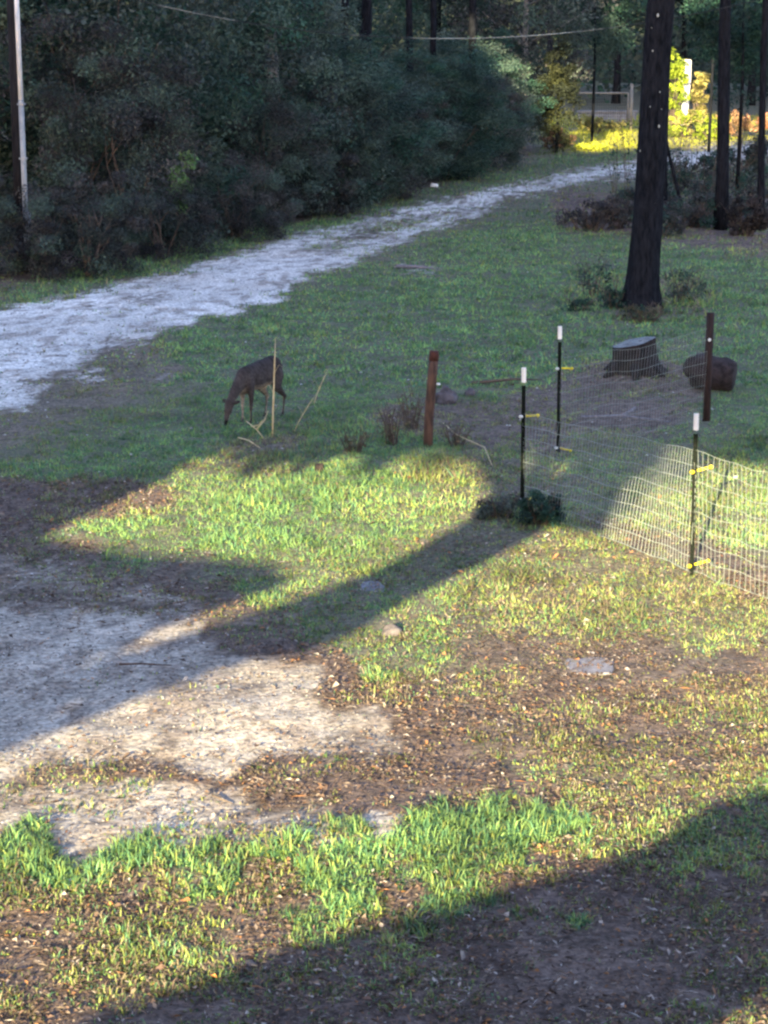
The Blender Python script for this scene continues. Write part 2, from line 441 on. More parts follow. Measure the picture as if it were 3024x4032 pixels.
def cover(x, y, names, warp=1.0):
    """ground cover at places on the ground, edges made ragged in world space"""
    wx = (fbm(x * 3.1, y * 1.6, 31, 4) - .5) * warp * np.clip(18 / np.maximum(y, 6), .2, 1.6)
    wy = (fbm(x * 3.1, y * 1.6, 57, 4) - .5) * warp * 1.6
    px, py = project(x + wx * .9, y + wy * .9)
    i = np.clip((py - Y0) / STEP, 0, len(gys) - 1.01); j = np.clip((px - X0) / STEP, 0, len(gxs) - 1.01)
    i0 = i.astype(int); j0 = j.astype(int); fi = i - i0; fj = j - j0
    out = []
    for k in names:
        a = chan[k]
        out.append((a[i0, j0] * (1 - fj) + a[i0, j0 + 1] * fj) * (1 - fi) + (a[i0 + 1, j0] * (1 - fj) + a[i0 + 1, j0 + 1] * fj) * fi)
    return out

# ---------------------------------------------------------------- ground
def axis(parts):
    a = []
    for lo, hi, st in parts: a.append(np.arange(lo, hi, st))
    return np.concatenate(a)
ys = axis([(-70, 6, 4), (6, 9, .3), (9, 30, .065), (30, 45, .12), (45, 90, .3), (90, 140, 4), (140, 900, 60)])
hx = axis([(0, 5, .065), (5, 9, .15), (9, 24, .6), (24, 60, 5), (60, 700, 70)])
xs = np.concatenate([-hx[::-1][:-1], hx])
GX, GY = np.meshgrid(xs, ys)
pale, mulch, dens, lush = cover(GX, GY, ['pale', 'mulch', 'dens', 'lush'])
GZ = gh(GX, GY) + (fbm(GX * 9, GY * 9, 71, 2) - .5) * .025 * np.clip((60 - GY) / 30, 0, 1)
n1 = fbm(GX * 2.3, GY * 2.3, 91, 4); n2 = vnoise(GX * 14, GY * 14, 95); n3 = fbm(GX * .8, GY * 3, 99, 3)
C = lambda *a: np.array(a)[None, None, :]
thatch = C(.12, .125, .085) * (0.7 + .6 * n1[..., None])
earth = C(.175, .138, .115) * (0.6 + .8 * n2[..., None])
dark = C(.108, .080, .070) * (0.5 + 1.0 * n2[..., None])
n4 = vnoise(GX * 26, GY * 20, 97)
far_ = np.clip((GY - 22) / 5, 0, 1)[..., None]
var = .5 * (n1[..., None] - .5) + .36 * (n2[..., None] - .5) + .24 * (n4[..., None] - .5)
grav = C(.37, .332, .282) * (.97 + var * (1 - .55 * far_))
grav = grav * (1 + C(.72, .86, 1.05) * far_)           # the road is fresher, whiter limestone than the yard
ru = GX * .29 + GY * .957; rv = GX * .957 - GY * .29
grav = grav * (.64 + .72 * fbm(rv * 1.5, ru * .35, 131, 3))[..., None]
trk = np.exp(-((rv + 1.15) / .38) ** 2)[..., None] * far_      # damp crown between the wheel tracks
grav = grav * (1 - .0 * trk)
col = thatch * (dens[..., None]) + earth * (1 - dens[..., None])
w = np.clip(mulch * 1.15 + (n1 - .5) * .6, 0, 1)[..., None]
col = col * (1 - w) + (dark * .65 + earth * .35) * w
w = np.clip((pale - .5) * 1.9 + (n1 - .5) * 1.6 + (n2 - .5) * 1.0 + (n4 - .5) * .9 + .5, 0, 1)[..., None] * np.clip(pale * 3, 0, 1)[..., None]
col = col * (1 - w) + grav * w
# leaf stains and damp tracks on the gravel
st = np.clip((fbm(GX * 6, GY * 4, 123, 3) - .56) * 6, 0, .6)[..., None] * np.clip(pale * 2, 0, 1)[..., None]
col = col * (1 - st) + earth * st
R_, C_ = GX.shape
idx = np.arange(R_ * C_).reshape(R_, C_)
F = np.stack([idx[:-1, :-1], idx[:-1, 1:], idx[1:, 1:], idx[1:, :-1]], -1).reshape(-1, 4)

mg, nt, b = new_mat('soil')
a_ = nt.nodes.new('ShaderNodeAttribute'); a_.attribute_name = 'col'
nn, tc = noise_node(nt, 24, 6, .62)
mr = nt.nodes.new('ShaderNodeMapRange'); mr.inputs['From Min'].default_value = .36; mr.inputs['From Max'].default_value = .62
mr.inputs['To Min'].default_value = .5; mr.inputs['To Max'].default_value = 1.32
mx = nt.nodes.new('ShaderNodeMix'); mx.data_type = 'RGBA'; mx.blend_type = 'MULTIPLY'; mx.inputs[0].default_value = 1
nt.links.new(nn.outputs[0], mr.inputs[0]); nt.links.new(a_.outputs['Color'], mx.inputs[6]); nt.links.new(mr.outputs[0], mx.inputs[7])
nt.links.new(mx.outputs[2], b.inputs['Base Color']); b.inputs['Roughness'].default_value = .95; b.inputs['Specular IOR Level'].default_value = .1
bp = nt.nodes.new('ShaderNodeBump'); bp.inputs['Strength'].default_value = .8; bp.inputs['Distance'].default_value = .03
nt.links.new(nn.outputs[0], bp.inputs['Height']); nt.links.new(bp.outputs[0], b.inputs['Normal'])
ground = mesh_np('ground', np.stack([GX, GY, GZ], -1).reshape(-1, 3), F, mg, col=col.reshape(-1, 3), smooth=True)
tag(ground, kind='structure')

# a low rise closes the view behind the far wood
hv = []; hf = []
hxs = np.linspace(-160, 220, 60); hys = np.array([128., 136, 146, 160, 190, 260])
hz = np.array([-.5, 5, 11, 14, 15, -1])
HX, HY = np.meshgrid(hxs, hys)
HZ = hz[:, None] * (0.85 + .3 * fbm(HX * .05, HY * .05, 3)) * np.ones_like(HX)
ii = np.arange(HX.size).reshape(HX.shape)
hill = mesh_np('hill', np.stack([HX, HY, HZ], -1).reshape(-1, 3), np.stack([ii[:-1, :-1], ii[:-1, 1:], ii[1:, 1:], ii[1:, :-1]], -1).reshape(-1, 4),
               mat_noise('wooded_slope', (.012, .018, .010), (.04, .05, .03), 1.5, 1, .8), smooth=True)
tag(hill, kind='structure')

# ---------------------------------------------------------------- grass
def scatter(y0, y1, per_m, margin=1.25, extra=.6):
    """random places with per_m per metre of depth, inside the wedge seen from the house"""
    n = int((y1 - y0) * per_m)
    y = rng.uniform(y0, y1, n)
    x = rng.uniform(-1, 1, n) * (.168 * y * margin + extra)
    return x, y

def blades(x, y, h, wdt, colr, lean=.5, bend=True, flatfrac=0.):
    n = len(x); z = gh(x, y)
    a = rng.uniform(0, 2 * PI, n); l = rng.uniform(.1, 1, n) * lean
    fl = rng.random(n) < flatfrac
    l = np.where(fl, rng.uniform(1.0, 2.2, n), l); h = np.where(fl, h * .55, h); wdt = np.where(fl, wdt * 1.9, wdt)
    dx, dy = np.cos(a) * l * h, np.sin(a) * l * h
    ta = rng.uniform(0, 2 * PI, n)
    wx, wy = np.cos(ta) * wdt * .5, np.sin(ta) * wdt * .5
    z0 = z - .01
    if bend:
        V = np.empty((n, 5, 3))
        V[:, 0] = np.stack([x - wx, y - wy, z0], 1); V[:, 1] = np.stack([x + wx, y + wy, z0], 1)
        mx_, my_, mz = x + dx * .35, y + dy * .35, z + h * .6
        V[:, 2] = np.stack([mx_ + wx * .8, my_ + wy * .8, mz], 1); V[:, 3] = np.stack([mx_ - wx * .8, my_ - wy * .8, mz], 1)
        V[:, 4] = np.stack([x + dx, y + dy, z + h * (1 - .25 * l)], 1)
        b = (np.arange(n) * 5)[:, None]
        F = np.concatenate([b + np.array([[0, 1, 2]]), b + np.array([[0, 2, 3]]), b + np.array([[3, 2, 4]])])
        k = 5
    else:
        V = np.empty((n, 3, 3))
        V[:, 0] = np.stack([x - wx, y - wy, z0], 1); V[:, 1] = np.stack([x + wx, y + wy, z0], 1)
        V[:, 2] = np.stack([x + dx, y + dy, z + h * (1 - .2 * l)], 1)
        b = (np.arange(n) * 3)[:, None]
        F = b + np.array([[0, 1, 2]]); k = 3
    return V.reshape(-1, 3), F, np.repeat(colr, k, axis=0)

def grass_colour(x, y, lu):
    n = len(x); r = rng.random(n)
    patch = fbm(x * 1.3, y * 1.0, 201, 3)
    lu = np.clip(lu + (patch - .5) * .55, 0, 1)
    green = np.array([.140, .235, .074]); deep = np.array([.064, .150, .072]); yel = np.array([.22, .26, .066])
    straw = np.array([.185, .155, .10]); brown = np.array([.095, .068, .05])
    gy = .05 + .45 * (1 - lu)
    c = np.where((r < gy)[:, None], yel, np.where((r < gy + (1 - gy) * .52)[:, None], green, deep))
    dry = rng.random(n) > lu * 1.15
    c = np.where(dry[:, None], np.where((rng.random(n) < .5)[:, None], straw, np.where((rng.random(n) < .5)[:, None], brown, yel * .8)), c)
    tuft = hash2(np.floor(x / .13), np.floor(y / .16), 511) * .6 + vnoise(x * 4.5, y * 3.2, 515) * .9 + fbm(x * .9, y * .9, 517, 2) * .6
    return c * rng.uniform(.6, 1.35, n)[:, None] * (.36 + .88 * tuft)[:, None]

def grass_field(name, y0, y1, per_m, wbase, bend, hmul=1.0):
    x, y = scatter(y0, y1, per_m)
    # gather blades into tufts
    cell = .10 if y1 < 40 else .16
    cx = np.floor(x / cell); cy = np.floor(y / cell)
    tx = (cx + hash2(cx, cy, 5)) * cell; ty = (cy + hash2(cx, cy, 9)) * cell
    pull = rng.random(len(x)) < .55
    x = np.where(pull, tx + rng.normal(0, .018 if y1 < 40 else .04, len(x)), x)
    y = np.where(pull, ty + rng.normal(0, .018 if y1 < 40 else .04, len(x)), y)
    d, ht, lu, pa = cover(x, y, ['dens', 'ht', 'lush', 'pale'])
    patch = fbm(x * 1.7, y * 1.7, 301, 4); fine = vnoise(x * 7, y * 7, 305)
    p = np.clip(d * 1.08 + (patch - .5) * 2.6 * (1.12 - d) + (fine - .5) * .9, 0, 1) * np.clip(d * 3, 0, 1)
    keep = rng.random(len(x)) < p
    x, y, ht, lu, patch, fine = x[keep], y[keep], ht[keep], lu[keep], patch[keep], fine[keep]
    n = len(x)
    h = ht * rng.uniform(.35, 1.2, n) * (.2 + 1.6 * patch) * (.7 + .6 * hash2(np.floor(x / .22), np.floor(y / .22), 77)) * hmul
    wd = wbase * rng.uniform(.6, 1.4, n)
    gc = grass_colour(x, y, lu)
    if y0 >= 48:      # clearing at the road end: its sunlit yellow is put into the blade colour
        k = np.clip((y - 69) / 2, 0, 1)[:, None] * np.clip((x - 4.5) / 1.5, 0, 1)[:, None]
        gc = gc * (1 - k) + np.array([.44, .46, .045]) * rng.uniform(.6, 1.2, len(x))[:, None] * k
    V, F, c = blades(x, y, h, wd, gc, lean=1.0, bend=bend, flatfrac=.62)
    return V, F, c
near = [grass_field('a', 8.6, 15, 38000, .0062, True), ]
V, F, c = near[0]
tag(mesh_np('grass', V, F, M['grass'], col=c), 'short tufty grass growing across the nearest strip of yard', 'grass', kind='stuff')
V, F, c = grass_field('b', 15, 27, 27000, .0112, False, .6)
tag(mesh_np('grass', V, F, M['grass'], col=c), 'grass covering the bank and the ground around the wire fence', 'grass', kind='stuff')
V, F, c = grass_field('c', 27, 48, 9500, .021, False)
tag(mesh_np('grass', V, F, M['grass'], col=c), 'shaded lawn grass between the fence and the gravel road', 'grass', kind='stuff')
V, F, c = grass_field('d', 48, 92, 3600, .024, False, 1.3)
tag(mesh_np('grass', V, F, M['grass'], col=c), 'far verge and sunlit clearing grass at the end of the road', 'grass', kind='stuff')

# ---------------------------------------------------------------- fallen leaves, bark bits and pebbles
def litter_mesh(x, y, size, colr, curl=.35, lift=.021, z0=None):
    n = len(x); z = gh(x, y) + lift if z0 is None else z0
    a = rng.uniform(0, 2 * PI, n); asp = rng.uniform(.15, .6, n)
    nd = rng.random(n) < .3; asp = np.where(nd, .09, asp); size = np.where(nd, size * 1.9, size)
    tl = rng.normal(0, .3, n) * np.where(nd, .3, 1); tl2 = rng.normal(0, .35, n)
    u = np.stack([np.cos(a), np.sin(a), tl], 1) * size[:, None]; v = np.stack([-np.sin(a), np.cos(a), tl2], 1) * (size * asp)[:, None]
    c0 = np.stack([x, y, z], 1)
    up = np.zeros((n, 3)); up[:, 2] = size * np.minimum(asp, .45) * rng.uniform(.1, curl * 2, n)
    V = np.stack([c0 - u * .5, c0 - u * .1 - v * .5 + up, c0 + u * .5, c0 + u * .1 + v * .5 + up * .6, c0 - up * .3], 1)
    b = (np.arange(n) * 5)[:, None]
    F = np.concatenate([b + np.array([[0, 1, 4]]), b + np.array([[1, 2, 4]]), b + np.array([[2, 3, 4]]), b + np.array([[3, 0, 4]])])
    return V.reshape(-1, 3), F, np.repeat(colr, 5, axis=0)

def leaf_colours(n, orange=.2):
    pal = np.array([[.08, .06, .052], [.14, .095, .075], [.17, .12, .092], [.25, .20, .16], [.40, .36, .32], [.36, .18, .08]])
    p = np.array([.28, .28, .22, .12, .065, orange * .45]); p = p / p.sum()
    return pal[rng.choice(6, n, p=p)] * rng.uniform(.7, 1.25, n)[:, None]

x, y = scatter(8.6, 22, 14000)
mu, pa, de = cover(x, y, ['mulch', 'pale', 'dens'])
cl = np.clip((fbm(x * 2.4, y * 2.4, 401, 4) - .32) * 2.4, 0, 1.2)
keep = rng.random(len(x)) < np.clip(mu * (.35 + cl * 1.3) + .05, 0, 1) * (1 - .5 * pa) + pa * .10
x, y = x[keep], y[keep]
sz = rng.uniform(.012, .038, len(x)) * np.where(rng.random(len(x)) < .08, 1.7, 1)
V, F, c = litter_mesh(x, y, sz, leaf_colours(len(x), .12))
tag(mesh_np('fallen_leaves', V, F, M['litter'], col=c), 'brown and orange fallen leaves and bark bits scattered over the bare soil', 'leaves', kind='stuff')
x, y = scatter(22, 40, 700)
mu, pa = cover(x, y, ['mulch', 'pale'])
keep = rng.random(len(x)) < mu * .8
x, y = x[keep], y[keep]
V, F, c = litter_mesh(x, y, rng.uniform(.016, .045, len(x)), leaf_colours(len(x), .05))
tag(mesh_np('fallen_leaves', V, F, M['litter'], col=c), 'dull leaf litter on the bare ground by the stump and trees', 'leaves', kind='stuff')

# pebbles on the gravel
x, y = scatter(9, 45, 1500)
pa, mu = cover(x, y, ['pale', 'mulch'])
keep = rng.random(len(x)) < np.clip(pa * .8 + .02, 0, 1) * np.clip(1.3 - y / 50, .2, 1)
x, y = x[keep], y[keep]; n = len(x)
r = rng.uniform(.004, .013, n) * (1 + (y > 22) * .8); z = gh(x, y) + r * .4
O = np.array([[1, 0, 0], [-1, 0, 0], [0, 1, 0], [0, -1, 0], [0, 0, .6], [0, 0, -.6]])
th = rng.uniform(0, PI, n); ct, st_ = np.cos(th), np.sin(th)
P = np.repeat(O[None], n, 0) * rng.uniform(.6, 1.3, (n, 6, 1)) * r[:, None, None]
P = np.stack([P[..., 0] * ct[:, None] - P[..., 1] * st_[:, None], P[..., 0] * st_[:, None] + P[..., 1] * ct[:, None], P[..., 2]], -1) + np.stack([x, y, z], 1)[:, None]
OF = np.array([[0, 2, 4], [2, 1, 4], [1, 3, 4], [3, 0, 4]])
F = ((np.arange(n) * 6)[:, None, None] + OF[None]).reshape(-1, 3)
g = rng.choice(np.array([[.62, .60, .56], [.5, .47, .42], [.34, .31, .28], [.12, .10, .09], [.75, .73, .70]]), n, p=[.28, .27, .2, .2, .05])
tag(mesh_np('gravel', P.reshape(-1, 3), F, M['litter'], col=np.repeat(g, 6, 0)), 'pale crushed gravel stones on the yard and the road', 'gravel', kind='stuff')

# ---------------------------------------------------------------- foliage
def foliage(name, n, rad, leaf, pal, parent, seed=0, clumps=60, clump_r=.22, shell=.55, droop=0., centre=(0, 0, 0), mat=None, flatb=False):
    g = np.random.default_rng(seed)
    rad = np.array(rad)
    d = g.normal(0, 1, (clumps, 3)); d /= np.linalg.norm(d, axis=1)[:, None]
    if flatb: d[:, 2] = np.abs(d[:, 2]) * 1.1 - .25
    rr = g.uniform(shell, 1, clumps) ** .6
    cc = d * rr[:, None] * (1 + .25 * g.normal(0, 1, (clumps, 1)) * .5) * rad
    k = g.integers(0, clumps, n)
    cr = clump_r * rad.mean() * g.uniform(.5, 1.3, clumps)
    off = g.normal(0, 1, (n, 3)); off /= np.linalg.norm(off, axis=1)[:, None]
    off *= (g.random(n) ** .45)[:, None]
    pos = cc[k] + off * cr[k][:, None] * np.array([1, 1, .75]) + np.array(centre)
    pos[:, 2] -= droop * g.random(n) ** 2
    nrm = off * .8 + g.normal(0, .6, (n, 3)) + np.array([0, 0, .35]); nrm /= np.linalg.norm(nrm, axis=1)[:, None]
    t = np.cross(nrm, g.normal(0, 1, (n, 3))); t /= np.linalg.norm(t, axis=1)[:, None] + 1e-9
    bt = np.cross(nrm, t)
    s = leaf * g.uniform(.5, 1.5, n)[:, None]; w = s * g.uniform(.3, .55, (n, 1))
    V = np.stack([pos - t * s * .5, pos - bt * w * .5 + nrm * s * .08, pos + t * s * .5, pos + bt * w * .5 + nrm * s * .08], 1).reshape(-1, 3)
    F = (np.arange(n) * 4)[:, None] + np.array([[0, 1, 2, 3]])
    pal = np.array(pal)
    ctint = pal[g.integers(0, len(pal), clumps)]
    c = (ctint[k] * .75 + pal[g.integers(0, len(pal), n)] * .25) * g.uniform(.75, 1.25, n)[:, None] * (g.uniform(.6, 1.4, clumps)[k])[:, None]
    return mesh_np(name, V, F, mat or M['leaf'], parent, np.repeat(c, 4, 0))

PG = [(.062, .104, .082), (.072, .115, .088), (.098, .130, .112), (.040, .056, .055)]           # grey green
PB = [(.050, .050, .054), (.066, .064, .064), (.044, .060, .056), (.034, .035, .040)]        # brownish grey
PD = [(.026, .070, .052), (.034, .088, .060), (.022, .046, .042)]                             # deep green
PW = [(.12, .10, .065), (.09, .10, .055), (.14, .115, .07)]                                 # olive brown
PL = [(.14, .27, .10), (.12, .23, .09)]                                                     # light green
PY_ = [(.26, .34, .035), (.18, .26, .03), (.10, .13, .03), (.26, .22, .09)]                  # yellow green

def stems(name, parent, n, h, spread, r0, mat, seed=0, base=.15):
    g = random.Random(seed); mb = MB()
    for _ in range(n):
        a = g.uniform(0, 2 * PI); b_ = g.uniform(0, base); s = g.uniform(.3, 1) * spread; hh = h * g.uniform(.6, 1)
        p = []
        for q in range(5):
            t = q / 4
            p.append((math.cos(a) * (b_ + s * t ** 1.4) + g.uniform(-.06, .06) * hh * t, math.sin(a) * (b_ + s * t ** 1.4) + g.uniform(-.06, .06) * hh * t, hh * t - .05))
        mb.tube(p, [r0 * (1 - .8 * q / 4) for q in range(5)], 5)
        for _b in range(2):
            q = g.randint(1, 3); s0 = Vector(p[q]); dirv = Vector((g.uniform(-1, 1), g.uniform(-1, 1), g.uniform(.3, 1))).normalized() * hh * g.uniform(.2, .4)
            mb.tube([s0, s0 + dirv * .5 + Vector((0, 0, .02)), s0 + dirv], [r0 * .45, r0 * .3, r0 * .12], 4)
    o = mb.build(name, mat, parent); o['kind'] = 'stuff'
    return o

def copy_tree(o, parent=None):
    c = o.copy(); link(c); c.parent = parent
    for ch in list(o.children): copy_tree(ch, c)
    return c

def make_bush(kind, rad, pal, n, leaf, seed, stemn=7, clumps=70, name='bush', cat='bush'):
    e = empty(name, (0, 0, 0)); e['category'] = cat
    foliage('foliage', n, rad, leaf, pal, e, seed, clumps=clumps, centre=(0, 0, rad[2] * .80), flatb=False)
    stems('stem', e, stemn, rad[2] * 1.3, rad[0] * .6, .03, M['twig'], seed)
    return e

def put(e, px, py, sc=1.0, rz=0.0, dy=0.0, label=None, group=None, zs=1.0):
    x, y = at(px, py); dy = dy * 1.12 + (.5 if dy > 1 else 0); e.location = (x * (y + dy) / y, y + dy, ghf(x, y + dy) - .05)
    e.rotation_euler = (0, 0, rz); e.scale = (sc, sc, zs * sc)
    if label: e['label'] = label
    if group: e['group'] = group
    return e

proto = {
    'G': make_bush('G', (1.9, 1.7, 3.0), PG + PD[:1], 44000, .066, 21, clumps=150),
    'B': make_bush('B', (1.8, 1.6, 2.2), PB + PG[:2], 40000, .06, 22, clumps=130),
    'D': make_bush('D', (2.0, 1.8, 2.6), PD + PG[:2], 42000, .066, 23, clumps=140),
    'L': make_bush('L', (1.2, 1.1, 1.0), PB + PG[:1], 22000, .05, 24, clumps=70),
}
used = set()
def bush(k, *a, **kw):
    e = proto[k] if k not in used else copy_tree(proto[k])
    used.add(k)
    if 'label' in kw: pass
    return put(e, *a, **kw)
GW = 'bushes along the wood edge beyond the road'
bush('G', -300, 1180, 1.35, 0.3, 7.5, 'tall grey green bush left of the utility pole', GW)
bush('D', 60, 1120, 1.40, 1.1, 7.5, 'deep green bush rising behind the utility pole', GW)
bush('B', 290, 1130, 1.15, 2.0, 5.0, 'brownish twiggy bush just right of the utility pole base', GW)
bush('G', 420, 1040, 1.5, 2.9, 3.8, 'broad grey green bush with rounded crown, widest in the hedge left half', GW)
bush('D', 700, 960, 1.5, 0.8, 5.0, 'dark green bush arching over the hollow at the wood edge', GW)
bush('B', 520, 1060, 0.95, 4.0, 1.9, 'low brown bush left of the pale green sapling', GW)
bush('G', 1000, 920, 1.15, 5.1, 3.4, 'grey green bush right of the dark hollow', GW, .95)
bush('B', 1140, 890, 1.05, 3.3, 2.4, 'brownish bush on the verge where the road narrows', GW, .72)
bush('D', 1290, 850, 1.2, 4.4, 3.4, 'deep green bush below the two dark trunks, left one', GW, .68)
bush('B', 1010, 930, .8, 5.4, 1.7, 'brown twiggy bush with lowest branches over the verge right of the hollow', GW)
bush('G', 1460, 800, 1.05, 1.9, 3.0, 'rounded grey green bush under the hanging cable', GW, .62)
bush('D', 1620, 760, 1.1, 2.7, 3.6, 'dark green bush near the small white litter piece', GW, .66)
bush('B', 1600, 745, .72, 0.4, 1.7, 'low dark bush with shadowed hollow by the verge', GW)
bush('G', 1760, 705, 1.1, 5.9, 4.0, 'grey green bush before the brownish tree', GW, .66)
bush('D', 1900, 650, 1.0, 3.9, 4.2, 'dark bush at the right end of the hedge', GW, .8)
bush('B', 1420, 820, .95, 1.2, 1.6, 'low brownish green bush on the verge under the two dark trunks', GW, .75)
bush('D', 1740, 735, .85, 2.2, 2.0, 'low deep green bush on the verge right of the white scrap', GW, .8)
bush('B', 1880, 695, .85, 3.1, 1.8, 'low brownish green bush near the far end of the verge', GW, .8)
bush('G', 1230, 870, .95, 0.6, 2.2, 'dull green bush with spreading top left of the two dark trunks', GW, .85)
bush('L', 350, 1140, .95, 0.5, 1.2, 'low brown scrub at the foot of the hedge, nearest the pole', GW)
bush('L', 930, 985, .9, 2.5, 1.3, 'low brown scrub under the hollow', GW)
bush('L', 640, 1045, .8, 4.5, .9, 'rusty low scrub below the pale green sapling', GW)
bush('L', 1280, 870, 1.0, 1.5, 1.2, 'low scrub on the verge beneath the grey green bushes', GW)
bush('L', 220, 1150, .8, 3.5, 2.2, 'low scrub round the foot of the utility pole', GW)
bush('L', -120, 1180, .9, 1.3, 2.5, 'low scrub left of the utility pole', GW)
# pale green sapling by the hollow
e = empty('sapling', (0, 0, 0)); tag(e, 'pale green leafy sapling beside the dark hollow in the hedge', 'sapling')
foliage('foliage', 1300, (.22, .2, .50), .12, PL, e, 31, clumps=14, clump_r=.4, centre=(0, 0, 1.05))
stems('stem', e, 2, 1.3, .12, .015, M['twig'], 5, .03)
put(e, 725, 1000, 1.15, 0, .2)

# taller trees in the wood
def make_tree(h, crown_r, crown_z, pal, n, leaf, seed, tr=.16, mat='bark', name='tree', lean=(0, 0), crown_h=3.0):
    g = random.Random(seed); e = empty(name, (0, 0, 0)); e['category'] = 'tree'
    p = [(lean[0] * t * h + math.sin(t * 5 + seed) * .08, lean[1] * t * h + math.cos(t * 4 + seed) * .06, h * t - .15) for t in np.linspace(0, 1, 9)]
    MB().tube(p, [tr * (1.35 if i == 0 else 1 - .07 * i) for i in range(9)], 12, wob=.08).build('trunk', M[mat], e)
    for k in range(9):
        mb = MB(); i = g.randint(3, 7); s0 = Vector(p[i]); a = g.uniform(0, 2 * PI); L = crown_r * g.uniform(.5, .9)
        mb.tube([s0, s0 + Vector((math.cos(a) * L * .5, math.sin(a) * L * .5, L * .2)), s0 + Vector((math.cos(a) * L, math.sin(a) * L, L * .5))], [tr * .4, tr * .25, tr * .08], 5)
        mb.build('limb', M[mat], e)
    foliage('crown', n, (crown_r, crown_r, crown_h), leaf, pal, e, seed, clumps=90, clump_r=.28, shell=.3, centre=(lean[0] * h, lean[1] * h, crown_z))
    return e
GT = 'trees in the wood beyond the road'
tp = {'a': make_tree(11, 3.4, 7.5, PG + PD, 26000, .14, 41, .17, crown_h=4.5),
      'b': make_tree(12, 3.0, 8.5, PD, 24000, .14, 42, .14, 'bark', crown_h=4.5),
      'c': make_tree(10, 3.0, 5.5, PB + PG, 24000, .13, 43, .13, 'bark_pale', crown_h=4.2)}
tused = set()
def wood(k, px, py, sc, rz, dy, label):
    e = tp[k] if k not in tused else copy_tree(tp[k]); tused.add(k)
    return put(e, px, py, sc, rz, dy, label, GT)
wood('a', 120, 1060, 1.0, .2, 7, 'tree behind the hedge near the utility pole')
wood('b', 560, 980, .95, 1.2, 8, 'deep green tree behind the broadest hedge bush')
wood('c', 930, 930, .95, 2.2, 7.5, 'grey barked tree behind the hedge left of the cable')
wood('a', 1180, 860, .9, 3.3, 12, 'shadowy tree behind the hedge under the left part of the cable')
wood('b', 1420, 800, .9, 4.1, 14, 'dark green tree with crown above the middle of the cable')
wood('a', 1720, 730, .9, 5.0, 15, 'tree behind the hedge right of the two dark trunks')
wood('c', 2060, 640, .9, .7, 5, 'brownish grey tree at the right end of the hedge')
wood('b', 2160, 560, 1.0, 2.0, 14, 'dark tree in the wood left of the far gate')
wood('a', 2420, 470, 1.0, 2.6, 12, 'dark tree rising behind the far gate')
wood('b', 2680, 470, 1.0, 3.6, 16, 'dark tree behind the sunlit trunk')
wood('a', 2960, 480, 1.0, 4.6, 12, 'dark tree behind the sunlit bank at the far right')
wood('c', 3200, 520, 1.0, 5.6, 10, 'brownish tree beyond the right edge of the clearing')
# bare dark trunks showing over the hedge
def bare_trunk(px, dist, r, h, mat, label, lean=(0, 0), seed=0, z0=0):
    g = random.Random(seed)
    d = dist * math.cos(PITCH) + 2 * math.sin(PITCH)
    x = (px - 1512) / FPX * d
    e = empty('tree', (x, dist, 0)); tag(e, label, 'tree')
    p = [(lean[0] * t * h + g.uniform(-.03, .03), lean[1] * t * h, h * t - .1) for t in np.linspace(0, 1, 8)]
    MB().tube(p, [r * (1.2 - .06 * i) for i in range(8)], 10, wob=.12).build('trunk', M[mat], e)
    for k in range(4):
        mb = MB(); s0 = Vector(p[g.randint(4, 7)]); a = g.uniform(0, 6.3); L = g.uniform(.8, 1.6)
        mb.tube([s0, s0 + Vector((math.cos(a) * L * .6, math.sin(a) * L * .6, L * .3)), s0 + Vector((math.cos(a) * L, math.sin(a) * L, L * .8))], [r * .4, r * .25, r * .1], 5)
        mb.build('limb', M[mat], e)
    return e
bare_trunk(1080, 49, .13, 9, 'bark_pale', 'pale grey vine covered trunk crossing the left end of the cable', (-.012, 0), 1)
bare_trunk(1360, 57, .10, 9, 'bark', 'blackish trunk left of centre behind the cable', (0, 0), 2)
bare_trunk(1440, 58, .13, 9, 'bark', 'thick blackish trunk just left of the brightest stretch of cable', (.004, 0), 3)
bare_trunk(1620, 61, .09, 9, 'bark', 'black trunk directly behind the brightest stretch of cable', (-.01, 0), 4)
bare_trunk(1700, 61.5, .08, 9, 'bark', 'thin black trunk right of the brightest stretch of cable', (.003, 0), 5)
bare_trunk(1850, 64, .10, 9, 'bark', 'dim leaning trunk above the right half of the hedge', (.02, 0), 6)

# the far-off wood as one mass
def far_wood():
    g = np.random.default_rng(77); n = 130000
    x = g.uniform(-45, 60, n); y = 100 + g.random(n) ** .7 * 22; z = g.random(n) * 15 + .1
    cl = fbm(x * .45 + y * .3, z * .45, 60, 3)
    keep = g.random(n) < np.clip((cl - .25) * 2.6, .15, 1); x, y, z, cl = x[keep], y[keep], z[keep], cl[keep]; n = len(x)
    pos = np.stack([x, y, z], 1)
    nr = g.normal(0, 1, (n, 3)) + np.array([0, -.4, .5]); nr /= np.linalg.norm(nr, axis=1)[:, None]
    t = np.cross(nr, g.normal(0, 1, (n, 3))); t /= np.linalg.norm(t, axis=1)[:, None]; b = np.cross(nr, t)
    s = .34 * g.uniform(.5, 1.5, n)[:, None]
    V = np.stack([pos - t * s * .5, pos - b * s * .3, pos + t * s * .5, pos + b * s * .3], 1).reshape(-1, 3)
    F = (np.arange(n) * 4)[:, None] + np.array([[0, 1, 2, 3]])
    pal = np.array(PD + PG)
    o = mesh_np('far_wood', V, F, M['leaf'], col=np.repeat(pal[g.integers(0, len(pal), n)] * g.uniform(.5, 1.2, n)[:, None], 4, 0))
    tag(o, 'dark mass of distant woodland closing the view behind the gate', 'woodland', kind='stuff')
far_wood()

